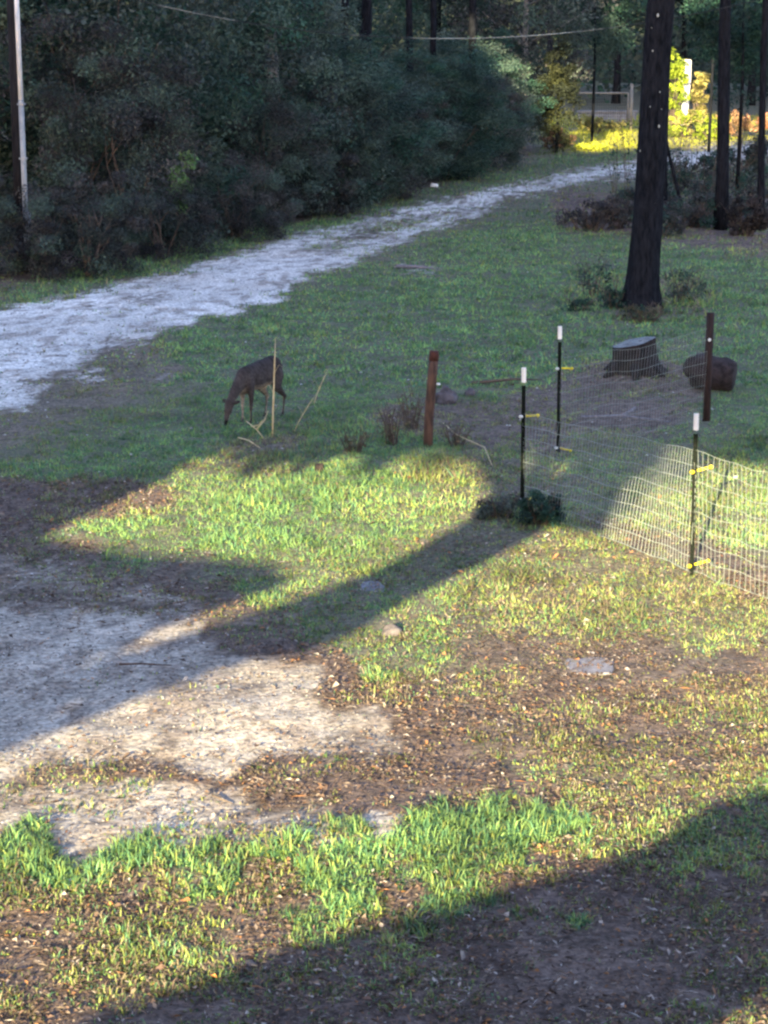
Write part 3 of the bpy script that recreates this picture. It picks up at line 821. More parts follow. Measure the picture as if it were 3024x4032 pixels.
# ---------------------------------------------------------------- utility pole and cable
def px_at(px, dist, h=0.0):
    d = dist * math.cos(PITCH) + (CAM_H - h) * math.sin(PITCH)
    return (px - 1512) / FPX * d
ux, uy = at(88, 1066)
pole = empty('utility_pole', (ux, uy, 0)); tag(pole, 'dark wooden utility pole with pale conduit up its side, at left edge', 'utility pole')
MB().tube([(0, 0, -.2), (0, 0, 3), (-.03, 0, 7)], [.105, .10, .085], 16).build('pole', M['pole'], pole)
MB().tube([(.105, -.07, .02), (.085, -.07, 2.86)], .047, 12).build('conduit', M['conduit_grey'], pole)
MB().tube([(.085, -.07, 2.862), (.05, -.065, 6.6)], .042, 12).build('conduit', M['conduit_white'], pole)['label'] = 'bright white upper conduit'
MB().tube([(.165, -.06, .03), (.16, -.06, 1.02)], .027, 10).build('short_conduit', M['conduit_grey'], pole)
for z in (.6, 1.9, 2.8): MB().box((.09, -.06, z), (.13, .12, .03)).build('strap', M['conduit_grey'], pole, smooth=False)
MB().box((0, 0, 5.55), (.3, .12, .1)).build('cable_bracket', M['tpost'], pole, smooth=False)
p2x = px_at(3700, 40)
pole2 = empty('utility_pole', (p2x, 40, 0)); tag(pole2, 'wooden pole outside the right edge holding the far end of the cable', 'utility pole')
MB().tube([(0, 0, -.2), (0, 0, 7)], [.11, .085], 14).build('pole', M['pole'], pole2)
# the sagging cable: lowest near the middle of the view
def sag_pt(px, yimg, dist):
    dz = -dist * math.tan(PITCH + math.atan((yimg - 2016) / FPX))
    return (px_at(px, dist, CAM_H + dz), dist, CAM_H + dz)
pts = []
for px in np.linspace(82, 3700, 46):
    t = (px - 82) / (3700 - 82)
    yi = 152 - 1.02e-4 * (px - 1760) ** 2
    dist = uy + (40 - uy) * t
    pts.append(sag_pt(px, yi, dist))
tag(MB().tube(pts, .0085, 6).build('overhead_cable', M['cable']), 'thin sagging pale cable strung across in front of the wood', 'cable')

# ---------------------------------------------------------------- big tree and the woods on the right
bx, by = at(2520, 1215)
big = empty('large_tree', (bx, by, 0)); tag(big, 'large dark straight trunk with pale lichen spots, at right of the lawn', 'tree')
g = random.Random(8)
V = []; Fc = []; NS, NR = 30, 64
for j in range(NR):
    z = -.2 + 17 * (j / (NR - 1)) ** 1.45
    fl = 1 + .45 * math.exp(-max(z, 0) / .25) + .12 * math.exp(-max(z, 0) / 1.4)
    r = .215 * fl * (1 - .018 * z)
    cxx = .044 * z + .015 * math.sin(z * 1.3)
    for i in range(NS):
        a = 2 * PI * i / NS
        rr = r * (1 + .10 * math.exp(-max(z, 0) / .5) * math.sin(5 * a + 1) + .05 * math.sin(3 * a + z * .7) + .035 * float(vnoise(a * 6, z * 5, 3) - .5) * 2)
        V.append((cxx + rr * math.cos(a), rr * math.sin(a), z))
for j in range(NR - 1):
    for i in range(NS):
        a = j * NS + i; b = j * NS + (i + 1) % NS
        Fc.append((a, b, b + NS, a + NS))
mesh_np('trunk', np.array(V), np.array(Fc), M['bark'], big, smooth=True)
for px, pyv, s in [(2590, 60, .05), (2570, 200, .03), (2528, 345, .025), (2598, 362, .025), (2560, 420, .03), (2595, 497, .045), (2550, 547, .055), (2518, 595, .035), (2545, 150, .02), (2533, 700, .018), (2580, 800, .02), (2567, 110, .03), (2535, 280, .02), (2605, 430, .018)]:
    dist = by - .19
    dz = -dist * math.tan(PITCH + math.atan((pyv - 2016) / FPX)); z = CAM_H + dz
    x = px_at(px, dist, z) - bx
    cxx = .044 * z
    off = max(-.17, min(.17, x - cxx)); yy = -math.sqrt(max(.205 ** 2 - off ** 2, .002)) - .004
    R = Matrix.Rotation(math.atan2(off, -yy), 3, 'Z')
    MB().ball((cxx + off, yy, z), (s * .34, .008, s * .55), 6, 4, R=R).build('lichen_patch', M['lichen'], big)
for k in range(12):
    mb = MB(); z = g.uniform(12.5, 16); a = g.uniform(0, 6.28); L = g.uniform(1.5, 3)
    s0 = Vector((.044 * z, 0, z))
    mb.tube([s0, s0 + Vector((math.cos(a) * L * .5, math.sin(a) * L * .5, .4)), s0 + Vector((math.cos(a) * L, math.sin(a) * L, 1.3))], [.08, .05, .02], 6)
    mb.build('limb', M['bark'], big)
foliage('crown', 16000, (3.2, 3.2, 2.6), .2, PD + PG, big, 61, clumps=70, clump_r=.3, shell=.3, centre=(.9, 0, 17.5))

GR = 'trees in the shade on the right'
def side_tree(px, py, r, h, label, lean=0.0, seed=1, crown=True, mat='bark'):
    x, y = at(px, py); g = random.Random(seed)
    e = empty('tree', (x, y, 0)); tag(e, label, 'tree', GR)
    p = [(lean * t * h + .05 * math.sin(t * 6 + seed), .04 * math.cos(t * 5 + seed), h * t - .15) for t in np.linspace(0, 1, 12)]
    MB().tube(p, [r * (1.5 if i == 0 else 1.12 - .035 * i) for i in range(12)], 12, wob=.1).build('trunk', M[mat], e)
    for k in range(8):
        mb = MB(); i = g.randint(5, 11); s0 = Vector(p[i]); a = g.uniform(0, 6.28); L = g.uniform(.8, 2)
        mb.tube([s0, s0 + Vector((math.cos(a) * L * .5, math.sin(a) * L * .5, L * .15)), s0 + Vector((math.cos(a) * L, math.sin(a) * L, L * .4))], [r * .4, r * .25, r * .08], 5)
        mb.build('limb', M[mat], e)
    if crown: foliage('crown', 9000, (1.9, 1.9, 1.9), .13, PD + PG, e, seed, clumps=60, clump_r=.25, shell=.3, centre=(lean * h, 0, h * .86))
    return e
side_tree(2830, 905, .115, 14, 'slim dark tree standing right of the large trunk', .004, 2)
side_tree(2992, 900, .065, 13.5, 'dark tree at the right edge of the shade', .0, 3)
side_tree(2612, 850, .09, 14, 'dark tree just behind the large trunk, showing at its right side', .004, 4)
# leaning pole-like dead stem
x, y = at(2700, 850)
e = empty('leaning_stem', (x, y, 0)); tag(e, 'dead stem leaning left against the tree behind the large trunk', 'dead tree', None)
MB().tube([(0, 0, -.05), (-.16, .0, .45), (-.42, .0, 1.4), (-.55, 0, 2.2)], [.05, .04, .035, .02], 8).build('stem', M['bark'], e)
# overhanging dark foliage upper right: understorey trees
def understorey(px, py, h, r, pal, label, seed, n=12000, leaf=.09, cz=.7, ch=None):
    x, y = at(px, py); e = empty('young_tree', (x, y, 0)); tag(e, label, 'tree')
    MB().tube([(0, 0, -.1), (.05, 0, h * .5), (0, 0, h * .95)], [.05, .04, .015], 8).build('trunk', M['bark'], e)
    foliage('crown', n, (r, r, ch or r), leaf, pal, e, seed, clumps=50, clump_r=.3, shell=.2, centre=(0, 0, h * cz))
    return e
understorey(2900, 780, 5.2, 1.5, PD, 'leafy young tree at the right with its dark crown above the sunlit bank', 71, cz=.78)
understorey(3120, 740, 5.5, 1.8, PD, 'leafy young tree at the far right edge', 72, cz=.72)
understorey(2330, 560, 5.5, 1.6, PD + PG[:1], 'dark leafy tree left of the far gate', 73, cz=.75)
understorey(2790, 600, 6.0, 1.4, PB + PD, 'twiggy tree above the sunlit trunk', 74, cz=.88)
understorey(2190, 600, 3.6, .75, [(.026, .034, .020), (.024, .032, .022), (.045, .052, .022)], 'olive yellow bushy tree catching light at the hedge end', 75, n=9000, leaf=.085, cz=.5, ch=1.7)

# dark scrub behind the big tree
def scrub(px, py, rad, pal, n, leaf, seed, label, sn=14, sh=None, name='bush', cat='bush', smat='twig', clumps=26):
    x, y = at(px, py); e = empty(name, (x, y, ghf(x, y))); tag(e, label, cat)
    if n: foliage('foliage', n, rad, leaf, pal, e, seed, clumps=clumps, clump_r=.35, shell=.2, centre=(0, 0, rad[2] * .9))
    stems('stem', e, sn, sh or rad[2] * 2, rad[0] * .8, .007 + rad[0] * .006, M[smat], seed, rad[0] * .4)
    return e
scrub(2330, 905, (.75, .5, .33), PB, 2600, .06, 81, 'brown twiggy bush left of the large trunk', 26)
scrub(2440, 900, (.45, .4, .35), PB, 1500, .06, 82, 'twiggy brown bush touching the left side of the large trunk', 16)
scrub(2700, 900, (.8, .5, .35), PB + PD, 2600, .07, 83, 'low scrub between the large trunk and the slim tree', 24)
scrub(2940, 930, (.5, .45, .45), [(.02, .02, .02), (.035, .03, .03)], 3200, .07, 84, 'blackish bush at the right edge under the trees', 18)
scrub(2880, 720, (.9, .6, .5), PB + PD, 3000, .08, 85, 'dim scrub beneath the trees, above the blackish bush', 24)
scrub(3060, 700, (1.0, .7, .6), PB + PD, 3200, .08, 86, 'dim scrub at the far right edge beneath the trees', 24)
scrub(2330, 1175, (.38, .35, .38), PD + PG, 420, .055, 87, 'spindly leafy sapling left of the large trunk base', 7, 1.0, 'sapling', 'sapling', clumps=16)
scrub(2420, 1215, (.34, .3, .16), PD, 900, .05, 88, 'weeds at the left foot of the large trunk', 16, .5, 'weeds', 'weeds')
scrub(2540, 1265, (.42, .25, .12), PW + PD, 1000, .045, 89, 'olive weeds in front of the large trunk', 20, .35, 'weeds', 'weeds')
scrub(2680, 1200, (.40, .3, .28), PD + PG, 700, .05, 90, 'spindly weeds at the right foot of the large trunk', 16, .75, 'weeds', 'weeds')
scrub(2280, 1225, (.3, .25, .10), PD, 500, .045, 91, 'low weeds on the lawn left of the spindly sapling', 8, .25, 'weeds', 'weeds')
for i, (px, py, w, lab) in enumerate([(2480, 870, .8, 'dark brush immediately behind the large trunk'), (2600, 930, .6, 'low dark weeds between the large trunk and the scrub'),
        (2780, 860, .8, 'dark brush around the foot of the slim tree'), (2560, 800, .9, 'dim brush behind the large trunk, farther from the lawn'),
        (2760, 760, .9, 'dim brush beyond the slim tree'), (2900, 860, .8, 'dark brush between the slim tree and the blackish bush'), (3060, 880, .9, 'dark brush at the right edge, behind the blackish bush'),
        (2640, 700, .9, 'dim brush by the leaning dead stem'), (2960, 780, .9, 'dim brush behind the right edge tree')]):
    scrub(px, py, (w, .5, .22 + .05 * (i % 3)), PD + PB, 2200, .06, 170 + i, lab, 22)
# saplings silhouetted against the clearing
for i, (px, py, h, lab) in enumerate([(2420, 760, 2.1, 'bare sapling left of the large trunk against the clearing'), (2480, 800, 2.6, 'bare sapling hugging the left side of the large trunk'),
        (2660, 760, 2.0, 'bare sapling right of the large trunk'), (2720, 740, 2.3, 'bare sapling midway between large trunk and slim tree'),
        (2780, 790, 2.2, 'bare sapling close to the left side of the slim tree'), (2900, 730, 2.0, 'bare sapling right of the slim tree')]):
    scrub(px, py, (.35, .3, h * .4), PD, 120, .08, 100 + i, lab, 4, h, 'sapling', 'sapling')

# ---------------------------------------------------------------- the far clearing: gate, sunlit trunk, bank
gx0, gy0 = px_at(2255, 81), 81.0
gx1 = px_at(2484, 81)
gate = empty('gate', ((gx0 + gx1) / 2, gy0, 0)); tag(gate, 'pipe framed mesh gate at the end of the road beyond the clearing', 'gate')
wv = (gx1 - gx0) / 2
MB().tube([(-wv, 0, 1.33), (wv - .12, 0, 1.33)], .035, 8).build('top_rail', M['gate'], gate)
MB().tube([(-wv, 0, .35), (wv - .12, 0, .35)], .03, 8).build('bottom_rail', M['gate'], gate)
MB().tube([(-wv, 0, .33), (-wv, 0, 1.35)], .03, 8).build('side_rail', M['gate'], gate)
MB().tube([(wv - .12, 0, .33), (wv - .12, 0, 1.35)], .03, 8).build('side_rail', M['gate'], gate)
mb = MB()
for k in range(24): mb.tube([(-wv + (2 * wv - .12) * (k + .5) / 24, 0, .35), (-wv + (2 * wv - .12) * (k + .5) / 24, 0, 1.33)], .006, 4, cap=False)
for k in range(9): mb.tube([(-wv, .008, .42 + .1 * k), (wv - .12, .008, .42 + .1 * k)], .006, 4, cap=False)
o = mb.build('mesh', M['tpost'], gate); o['kind'] = 'stuff'
gp = empty('gate_post', (gx1, gy0, 0)); tag(gp, 'metal post at the right side of the far gate', 'post')
MB().tube([(0, 0, -.2), (0, 0, 1.62)], .055, 10).build('post', M['gate'], gp)
MB().ball((0, 0, 1.63), (.06, .06, .03)).build('post_cap', M['gate'], gp)
sl = empty('low_wall', (px_at(2390, 88), 88, 0)); tag(sl, 'low pale concrete wall seen behind the far gate', 'wall')
MB().box((0, 0, .17), (2.2, .25, .34)).build('wall', M['slab'], sl, smooth=False, bevel=.02)
MB().box((0, 0, .375), (2.3, .33, .07)).build('coping', M['slab'], sl, smooth=False, bevel=.02)
# sunlit trunk
tx = px_at(2693, 80)
e = empty('tree', (tx, 80, 0)); tag(e, 'sunlit whitish broken trunk glowing in the clearing right of the large tree', 'tree')
MB().tube([(0, 0, -.1), (.02, 0, 1.2), (.0, 0, 1.9), (.02, 0, 2.5)], [.12, .12, .19, .17], 12, wob=.1).build('trunk', mat_noise('birch_white', (.5, .48, .42), (.8, .78, .72), 5, .8, .2), e)
def clear_bush(px, dist, rad, cz, pal, n, leaf, seed, label, cat='bush'):
    e = empty('bush', (px_at(px, dist), dist, 0)); tag(e, label, cat)
    foliage('foliage', n, rad, leaf, pal, e, seed, clumps=34, clump_r=.3, shell=.2, centre=(0, 0, cz))
    stems('stem', e, 8, cz + rad[2] * .6, rad[0] * .7, .03, M['twig'], seed)
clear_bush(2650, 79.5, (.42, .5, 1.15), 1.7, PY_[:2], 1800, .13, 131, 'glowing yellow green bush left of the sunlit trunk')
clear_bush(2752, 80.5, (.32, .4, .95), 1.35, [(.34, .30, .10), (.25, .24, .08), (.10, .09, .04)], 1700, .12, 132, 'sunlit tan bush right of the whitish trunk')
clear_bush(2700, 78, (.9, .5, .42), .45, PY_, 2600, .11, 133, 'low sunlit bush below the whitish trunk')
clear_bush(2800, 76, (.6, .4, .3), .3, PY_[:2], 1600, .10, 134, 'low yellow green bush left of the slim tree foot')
clear_bush(2900, 78, (.8, .45, .42), .45, [(.34, .20, .12), (.28, .18, .10), (.15, .10, .05)], 2600, .10, 135, 'sunlit tan brushwood right of the slim tree')
clear_bush(3060, 78, (.8, .45, .42), .45, [(.34, .16, .10), (.28, .16, .10)], 2600, .10, 136, 'sunlit reddish brushwood at the right edge')
clear_bush(2190, 72, (.55, .5, .34), .3, [(.30, .17, .10), (.22, .13, .08)], 1800, .09, 137, 'rusty brown scrub left of the bright clearing grass')
clear_bush(2350, 80, (.95, .4, .24), .34, [(.16, .17, .05), (.2, .18, .07)], 1600, .10, 138, 'dull weeds in front of the far gate')
clear_bush(2330, 71.2, (.5, .4, .10), .1, [(.3, .34, .04)], 900, .09, 139, 'bright tuft of grass in the sunlit clearing')

# ---------------------------------------------------------------- fence posts and wire
def curve_pts(a, b, n, sagz=0.0, bow=(0, 0)):
    a, b = Vector(a), Vector(b); r = []
    for i in range(n + 1):
        t = i / n; p = a.lerp(b, t); s = 4 * t * (1 - t)
        r.append(p + Vector((bow[0] * s, bow[1] * s, -sagz * s)))
    return r

def insulator(parent, z, ang, up, col='yellow'):
    """yellow fence insulator: clip behind the post, arm and head"""
    R = Matrix.Rotation(ang, 3, 'Z')
    arm = MB()
    a0 = R @ Vector((.0, 0, 0)) + Vector((0, 0, z)); 
    d = R @ Vector((1, 0, up))
    MB_ = arm.tube([a0 + d * .022, a0 + d * .11], [.010, .009], 8)
    o = arm.build('insulator', M[col], parent)
    MB().ball(a0 + d * .128, (.017, .017, .016), 8, 6).build('head', M[col], o)
    MB().ball(Vector((-.022, -.028, z)), (.020, .015, .015), 8, 6).build('clip', M['yellow'] if up > 0.1 else M['ceramic'], o)
    return o

def tpost(px, py, clips, label, h=1.27):
    x, y = at(px, py); z = ghf(x, y)
    e = empty('fence_post', (x, y, z)); tag(e, label, 'fence post', 'steel posts with white tops')
    mb = MB()
    mb.box((0, 0, h / 2 - .2 - .065), (.034, .005, h + .27)); mb.box((0, -.0135, h / 2 - .2 - .065), (.005, .022, h + .27))
    mb.build('shaft', M['tpost'], e, smooth=False)
    mb = MB()
    for k in range(20): mb.box((0, -.028, .06 + k * .055), (.012, .006, .018))
    s_ = mb.build('studs', M['tpost'], e, smooth=False); s_['kind'] = 'stuff'
    mb = MB(); mb.box((0, -.001, h - .035), (.041, .012, .135)); mb.box((0, -.014, h - .035), (.014, .03, .135))
    mb.build('painted_tip', M['cap'], e, smooth=False, bevel=.004)
    for zc, up in clips: insulator(e, zc, 0.0, up)
    return e, (x, y, z)
eB, B = tpost(2055, 2041, [(.87, .04), (.12, .05)], 'left of the three white tipped steel posts, dark bush at its foot')
eA, A = tpost(2197, 1770, [(.87, 0.0), (.05, -.25)], 'farthest white tipped steel post, standing left of the stump')
eC, Cc = tpost(2722, 2285, [(.84, .28), (.08, .28)], 'nearest white tipped steel post with two bright yellow insulators')
# wooden posts
x, y = at(1682, 1772); p1 = empty('fence_post', (x, y, ghf(x, y))); tag(p1, 'reddish brown wooden post leaning right, near the middle of the yard', 'fence post')
MB().tube([(0, 0, -.25), (.015, 0, .3), (.045, 0, .7), (.062, 0, .90)], [.052, .050, .049, .048], 14, wob=.06).build('post', M['post_wood'], p1)
MB().tube([(.0623, 0, .902), (.068, 0, 1.0)], [.0505, .048], 14, wob=.05).build('post_top', M['post_top'], p1)
MB().ball((.11, -.02, .66), (.022, .02, .016), 8, 6).build('insulator', M['ceramic'], p1)
x, y = at(2781, 1662); p2 = empty('fence_post', (x, y, ghf(x, y))); tag(p2, 'blackish upright wooden post in front of the fallen log', 'fence post')
MB().tube([(0, 0, -.25), (0, 0, .5), (.01, 0, 1.19)], [.045, .043, .042], 14, wob=.06).build('post', M['post_dark'], p2)
MB().ball((.0, -.05, .90), (.018, .014, .018), 8, 6).build('insulator', M['ceramic'], p2)
E = (x, y, ghf(x, y))
Fp = (px_at(3230, 16.6), 16.6, 0)

def mesh_run(name, a, b, h0, h1, nv, label, sagt=.06, bow=(0, 0), wr=.0013, nh=9):
    e = empty(name, ((a[0] + b[0]) / 2, (a[1] + b[1]) / 2, 0)); tag(e, label, 'wire fence')
    off = e.location.copy(); L = nv
    g = random.Random(int(a[0] * 100)); mb = MB()
    def P(t, s):
        st = 4 * t * (1 - t)
        x = a[0] + (b[0] - a[0]) * t + bow[0] * st * s; y = a[1] + (b[1] - a[1]) * t + bow[1] * st * s
        z0 = ghf(x, y) + .03; top = h0 + (h1 - h0) * t - sagt * st
        return Vector((x, y, z0 + top * s)) + Vector((math.sin(t * 17 + s * 4) * .012, math.cos(t * 13 + s * 5) * .015, math.sin(t * 23) * .006)) - off
    for i in range(nv + 1):
        t = i / nv
        mb.tube([P(t, s) for s in (0, .33, .66, 1)], wr, 4, cap=False)
    o = mb.build('wire_mesh', M['wire'], e); o['kind'] = 'stuff'
    for k in range(nh):
        s = k / (nh - 1)
        MB().tube([P(t, s) for t in np.linspace(0, 1, 24)], wr * 1.25, 4, cap=False).build('wire', M['wire'], e)
    return e
mesh_run('wire_fence', B, Cc, .86, .98, 58, 'sagging green grey welded wire mesh between the near steel posts', .05, (.12, .05), .0021)
mesh_run('wire_fence', Cc, Fp, .98, 1.0, 26, 'wire mesh running off to the right from the nearest steel post', .03, (0, .05), .0016)
mesh_run('wire_fence', A, E, .95, 1.0, 54, 'faint wire mesh in front of the stump, behind the other mesh', .06, (.05, .1), .0014)

# loose curved wire and stalks
x0, y0 = at(1745, 1720); x1, y1 = at(1960, 1900)
tag(MB().tube([(x0, y0, .15), (x0 + .12, y0 - .5, .12), (x0 + .38, y0 - 1.3, .14), (x1, y1, .03)], .005, 6).build('loose_wire', M['straw']), 'pale curved wire lying in the grass right of the leaning post', 'wire')
def stalk(px, py, h, r, dx, dy, label, tip=.25):
    x, y = at(px, py); z = ghf(x, y)
    e = empty('dry_stalk', (x, y, z)); tag(e, label, 'stalk')
    MB().tube([(0, 0, -.05), (dx * .3, dy * .3, h * .3), (dx * .7, dy * .7, h * .72), (dx, dy, h)], [r, r * 1.25, r, r * tip], 8).build('stem', M['straw'], e)
    for k in range(3):
        t = .25 + k * .2
        MB().tube([(dx * t, dy * t, h * t), (dx * t + .05 * (-1) ** k, dy * t, h * t + .09), (dx * t + .13 * (-1) ** k, dy * t - .02, h * t + .03)], [r * .5, r * .45, r * .1], 5, flat=.3).build('leaf', M['straw'], e)
    return e
stalk(1072, 1730, 1.05, .008, .045, 0, 'tall upright pale cane standing just in front of the deer')
stalk(1150, 1705, .40, .004, .26, .10, 'thin tan stalk leaning right beside the deer')
stalk(1230, 1600, .40, .004, .18, .1, 'faint tan stalk leaning right behind the tall cane')
def branch(px, py, segs, r, mat, label):
    x, y = at(px, py); z = ghf(x, y); e = empty('fallen_branch', (x, y, z)); tag(e, label, 'branch')
    for s in segs: MB().tube([tuple(q) for q in s], [r, r * .8, r * .4][:len(s)] if len(s) <= 3 else r, 6).build('stick', M[mat], e)
    return e
branch(1010, 1720, [[(-.12, .25, .12), (0, 0, .08), (.1, -.25, .02)], [(0, 0, .08), (.08, .05, .16), (.12, .1, .26)], [(-.05, .05, .1), (.02, -.1, .14), (.08, -.12, .2)]], .007, 'straw', 'forked pale fallen branch by the front feet of the deer')
branch(980, 1755, [[(-.12, .2, .03), (0, 0, .04), (.13, -.3, .02)]], .008, 'straw', 'straight thin pale stick on the grass below the deer')
branch(2020, 1512, [[(-.5, -.05, .03), (0, 0, .07), (.35, .15, .04)]], .022, 'twig', 'dark stick lying on the lawn left of the farthest steel post')
branch(2450, 1660, [[(-.45, .02, .05), (0, 0, .07), (.5, -.12, .03)], [(0, 0, .07), (.15, .1, .14)]], .022, 'stone_flat', 'greyish dead branch on the bare ground below the stump')
branch(1640, 1055, [[(-.35, .1, .04), (0, 0, .05), (.3, -.15, .03)]], .04, 'stone_flat', 'pale dead branch on the lawn by the far side of the road')
branch(560, 2640, [[(-.16, .02, .02), (0, 0, .03), (.2, .03, .01)]], .009, 'post_wood', 'thin reddish stick on the shaded gravel')
branch(850, 3160, [[(-.03, .12, .02), (-.02, .02, .03), (.1, -.06, .01)]], .008, 'twig', 'curved dark twig on the pale strip of gravel')
x, y = at(1545, 1750)
for i, (px, py, lab) in enumerate([(1545, 1760, 'dry brown weed clump left of the leaning post'), (1620, 1700, 'dry brown weeds just behind the leaning post'), (1800, 1760, 'dry weeds right of the leaning post'), (1390, 1800, 'small dry weed on the sunlit bank')]):
    scrub(px, py, (.2, .18, .16), PW, 160, .035, 140 + i, lab, 16, .55 if i < 2 else .35, 'dry_weeds', 'weeds')
scrub(2125, 2090, (.26, .2, .15), PD, 2600, .035, 150, 'dark green leafy bush at the foot of the left steel post', 14, .35)
scrub(1960, 2060, (.22, .2, .09), PG + PB, 900, .035, 151, 'grey green weeds left of the dark bush', 12, .3, 'weeds', 'weeds')

# ---------------------------------------------------------------- stump, log, rocks, small things
sx, sy = at(2492, 1500); sz = ghf(sx, sy) - .02
st = empty('tree_stump', (sx, sy, sz)); tag(st, 'dark tree stump with a slanting pale sawn top, on a brown mound', 'stump')
NS = 28; V = []; ztops = []
levels = [-.15, 0, .05, .12, .2, .28, 1.0]
for lv in levels:
    for i in range(NS):
        a = 2 * PI * i / NS; ca, sa = math.cos(a), math.sin(a)
        zt = .36 + .055 * ca + .01 * sa
        z = lv if lv < .9 else zt
        z = min(z, zt - .002) if lv < .9 else z
        fl = 1 + .38 * math.exp(-max(z, 0) / .10) * (1.25 if ca > .3 else .3)
        r = .24 * fl * (1 + .05 * math.sin(2 * a + 1) + .07 * math.sin(4 * a + .6) + .03 * math.sin(11 * a) + .05 * math.sin(7 * a) * math.exp(-max(z, 0) / .2))
        V.append((r * ca + .04 * math.exp(-max(z, 0) / .12), r * sa * .85, z))
F = []
for j in range(len(levels) - 1):
    for i in range(NS):
        a = j * NS + i; b = j * NS + (i + 1) % NS; F.append((a, b, b + NS, a + NS))
mesh_np('trunk', np.array(V), np.array(F), M['stump_side'], st, smooth=True)
top = V[-NS:]; mb = MB(); cz = sum(p[2] for p in top) / NS
cv = (sum(p[0] for p in top) / NS, sum(p[1] for p in top) / NS, cz + .012)
mb.v = [tuple(p) for p in top] + [tuple(np.array(p) * .5 + np.array(cv) * .5 + np.array([0, 0, random.uniform(-.004, .012)])) for p in top] + [cv]
for i in range(NS):
    j = (i + 1) % NS; mb.f += [(i, j, NS + j, NS + i), (NS + i, NS + j, 2 * NS)]
mb.build('cut_top', M['stump_top'], st, smooth=False)
for k in range(6):
    a = .5 + k * 1.05; r0 = .22
    MB().tube([(r0 * math.cos(a), r0 * .85 * math.sin(a), .10), (.31 * math.cos(a), .27 * math.sin(a), .02), (.42 * math.cos(a), .36 * math.sin(a), -.06)], [.06, .05, .03], 8).build('root', M['stump_side'], st)

lx, ly = at(2800, 1545)
lg = empty('log', (lx, ly + .1, ghf(lx, ly) - .02)); tag(lg, 'short thick dark log lying on the grass behind the upright post', 'log')
ax = Vector((.93, -.30, -.10)).normalized(); c0 = Vector((-.2, .08, .24))
ring = []
mb = MB(); mb.tube([c0 + ax * t for t in (0, .02, .12, .25, .38, .46, .50)], [.17, .205, .215, .19, .205, .19, .16], 22, wob=.10).build('bark', M['log_bark'], lg)
mb = MB(); mb.tube([c0 - ax * .012, c0 - ax * .002], [.15, .165], 20).build('cut_end', M['log_end'], lg)
mb = MB(); mb.ball(c0 + Vector((.0, -.08, .04)), (.13, .12, .14), 12, 8).build('knot', M['log_bark'], lg)

def rock(px, py, r, label, mat='rock', name='rock', seed=1, cat='rock'):
    x, y = at(px, py); g = random.Random(seed)
    bm = bmesh.new(); bmesh.ops.create_icosphere(bm, subdivisions=3, radius=1)
    for v in bm.verts:
        k = 1 + .35 * (float(fbm(v.co.x * 1.5 + seed, v.co.y * 1.5 + v.co.z, seed, 3)) - .5) * 2
        v.co = Vector((v.co.x * r[0], v.co.y * r[1], v.co.z * r[2])) * k
    me = bpy.data.meshes.new(name); bm.to_mesh(me); bm.free(); me.materials.append(M[mat])
    o = link(bpy.data.objects.new(name, me)); o.location = (x, y, ghf(x, y) + r[2] * .35); tag(o, label, cat)
    return o
rock(1755, 1590, (.14, .12, .13), 'dark grey rock right of the leaning post', seed=3)
rock(1850, 1560, (.07, .06, .06), 'small dark stone right of the grey rock', seed=4)
rock(1258, 1895, (.045, .04, .07), 'small black charred stub on the sunlit bank', 'stump_side', seed=5, name='charred_stub', cat='stub')
rock(1540, 2500, (.07, .06, .05), 'dark clod at the left end of the front field', seed=6, name='clod', cat='clod')
rock(1710, 737, (.10, .08, .07), 'tiny white scrap lying on the verge beneath the hedge', 'cap', seed=7, name='litter_scrap', cat='litter')
rock(985, 3800, (.03, .03, .02), 'small grey stone at the edge of the front shade', seed=8)
def slab(px, py, w, d, label, rz, seed):
    x, y = at(px, py); g = random.Random(seed); bm = bmesh.new(); vs = []
    n = 14
    for k in range(n):
        a = 2 * PI * k / n; q = 1 / max(abs(math.cos(a)), abs(math.sin(a))) ** .7
        vs.append(bm.verts.new((w * .5 * math.cos(a) * q * g.uniform(.85, 1.05), d * .5 * math.sin(a) * q * g.uniform(.85, 1.05), 0)))
    f = bm.faces.new(vs); r = bmesh.ops.extrude_face_region(bm, geom=[f])
    for v in [q for q in r['geom'] if isinstance(q, bmesh.types.BMVert)]: v.co.z += .018
    bmesh.ops.recalc_face_normals(bm, faces=bm.faces)
    me = bpy.data.meshes.new('flagstone'); bm.to_mesh(me); bm.free(); me.materials.append(M['stone_flat'])
    o = link(bpy.data.objects.new('flagstone', me)); o.location = (x, y, ghf(x, y) - .005); o.rotation_euler = (.0, 0, rz); tag(o, label, 'paving stone')
    b = o.modifiers.new('bevel', 'BEVEL'); b.width = .008; b.segments = 2
slab(2325, 2632, .36, .42, 'pale bluish flat stone in the brown grass at right', .05, 1)
slab(1468, 2305, .19, .38, 'pale flat stone in the shaded band left of the fence', .1, 2)
# single leaves that stand out
def big_leaf(px, py, s, colr, label, rz):
    x, y = at(px, py); V, F, c = litter_mesh(np.array([0.]), np.array([0.]), np.array([s]), np.array([colr]), z0=np.array([0.]))
    o = mesh_np('fallen_leaf', V, F, M['litter'], col=c); o.location = (x, y, ghf(x, y) + .03); o.rotation_euler = (0, 0, rz); tag(o, label, 'leaf')
big_leaf(1262, 3032, .05, (.55, .22, .05), 'orange leaf on the dark strip in front of the gravel', .3)
big_leaf(840, 3868, .055, (.60, .26, .08), 'long bright orange leaf just above the front shade edge', .2)
big_leaf(120, 3838, .04, (.60, .34, .08), 'amber leaf in the litter near the lower left corner', 1.2)
big_leaf(2185, 2830, .045, (.75, .72, .12), 'bright yellow leaf in the brown grass below the flat stone', .8)
big_leaf(2620, 2705, .04, (.6, .6, .15), 'yellowish leaf right of the pale flat stone', 2.0)
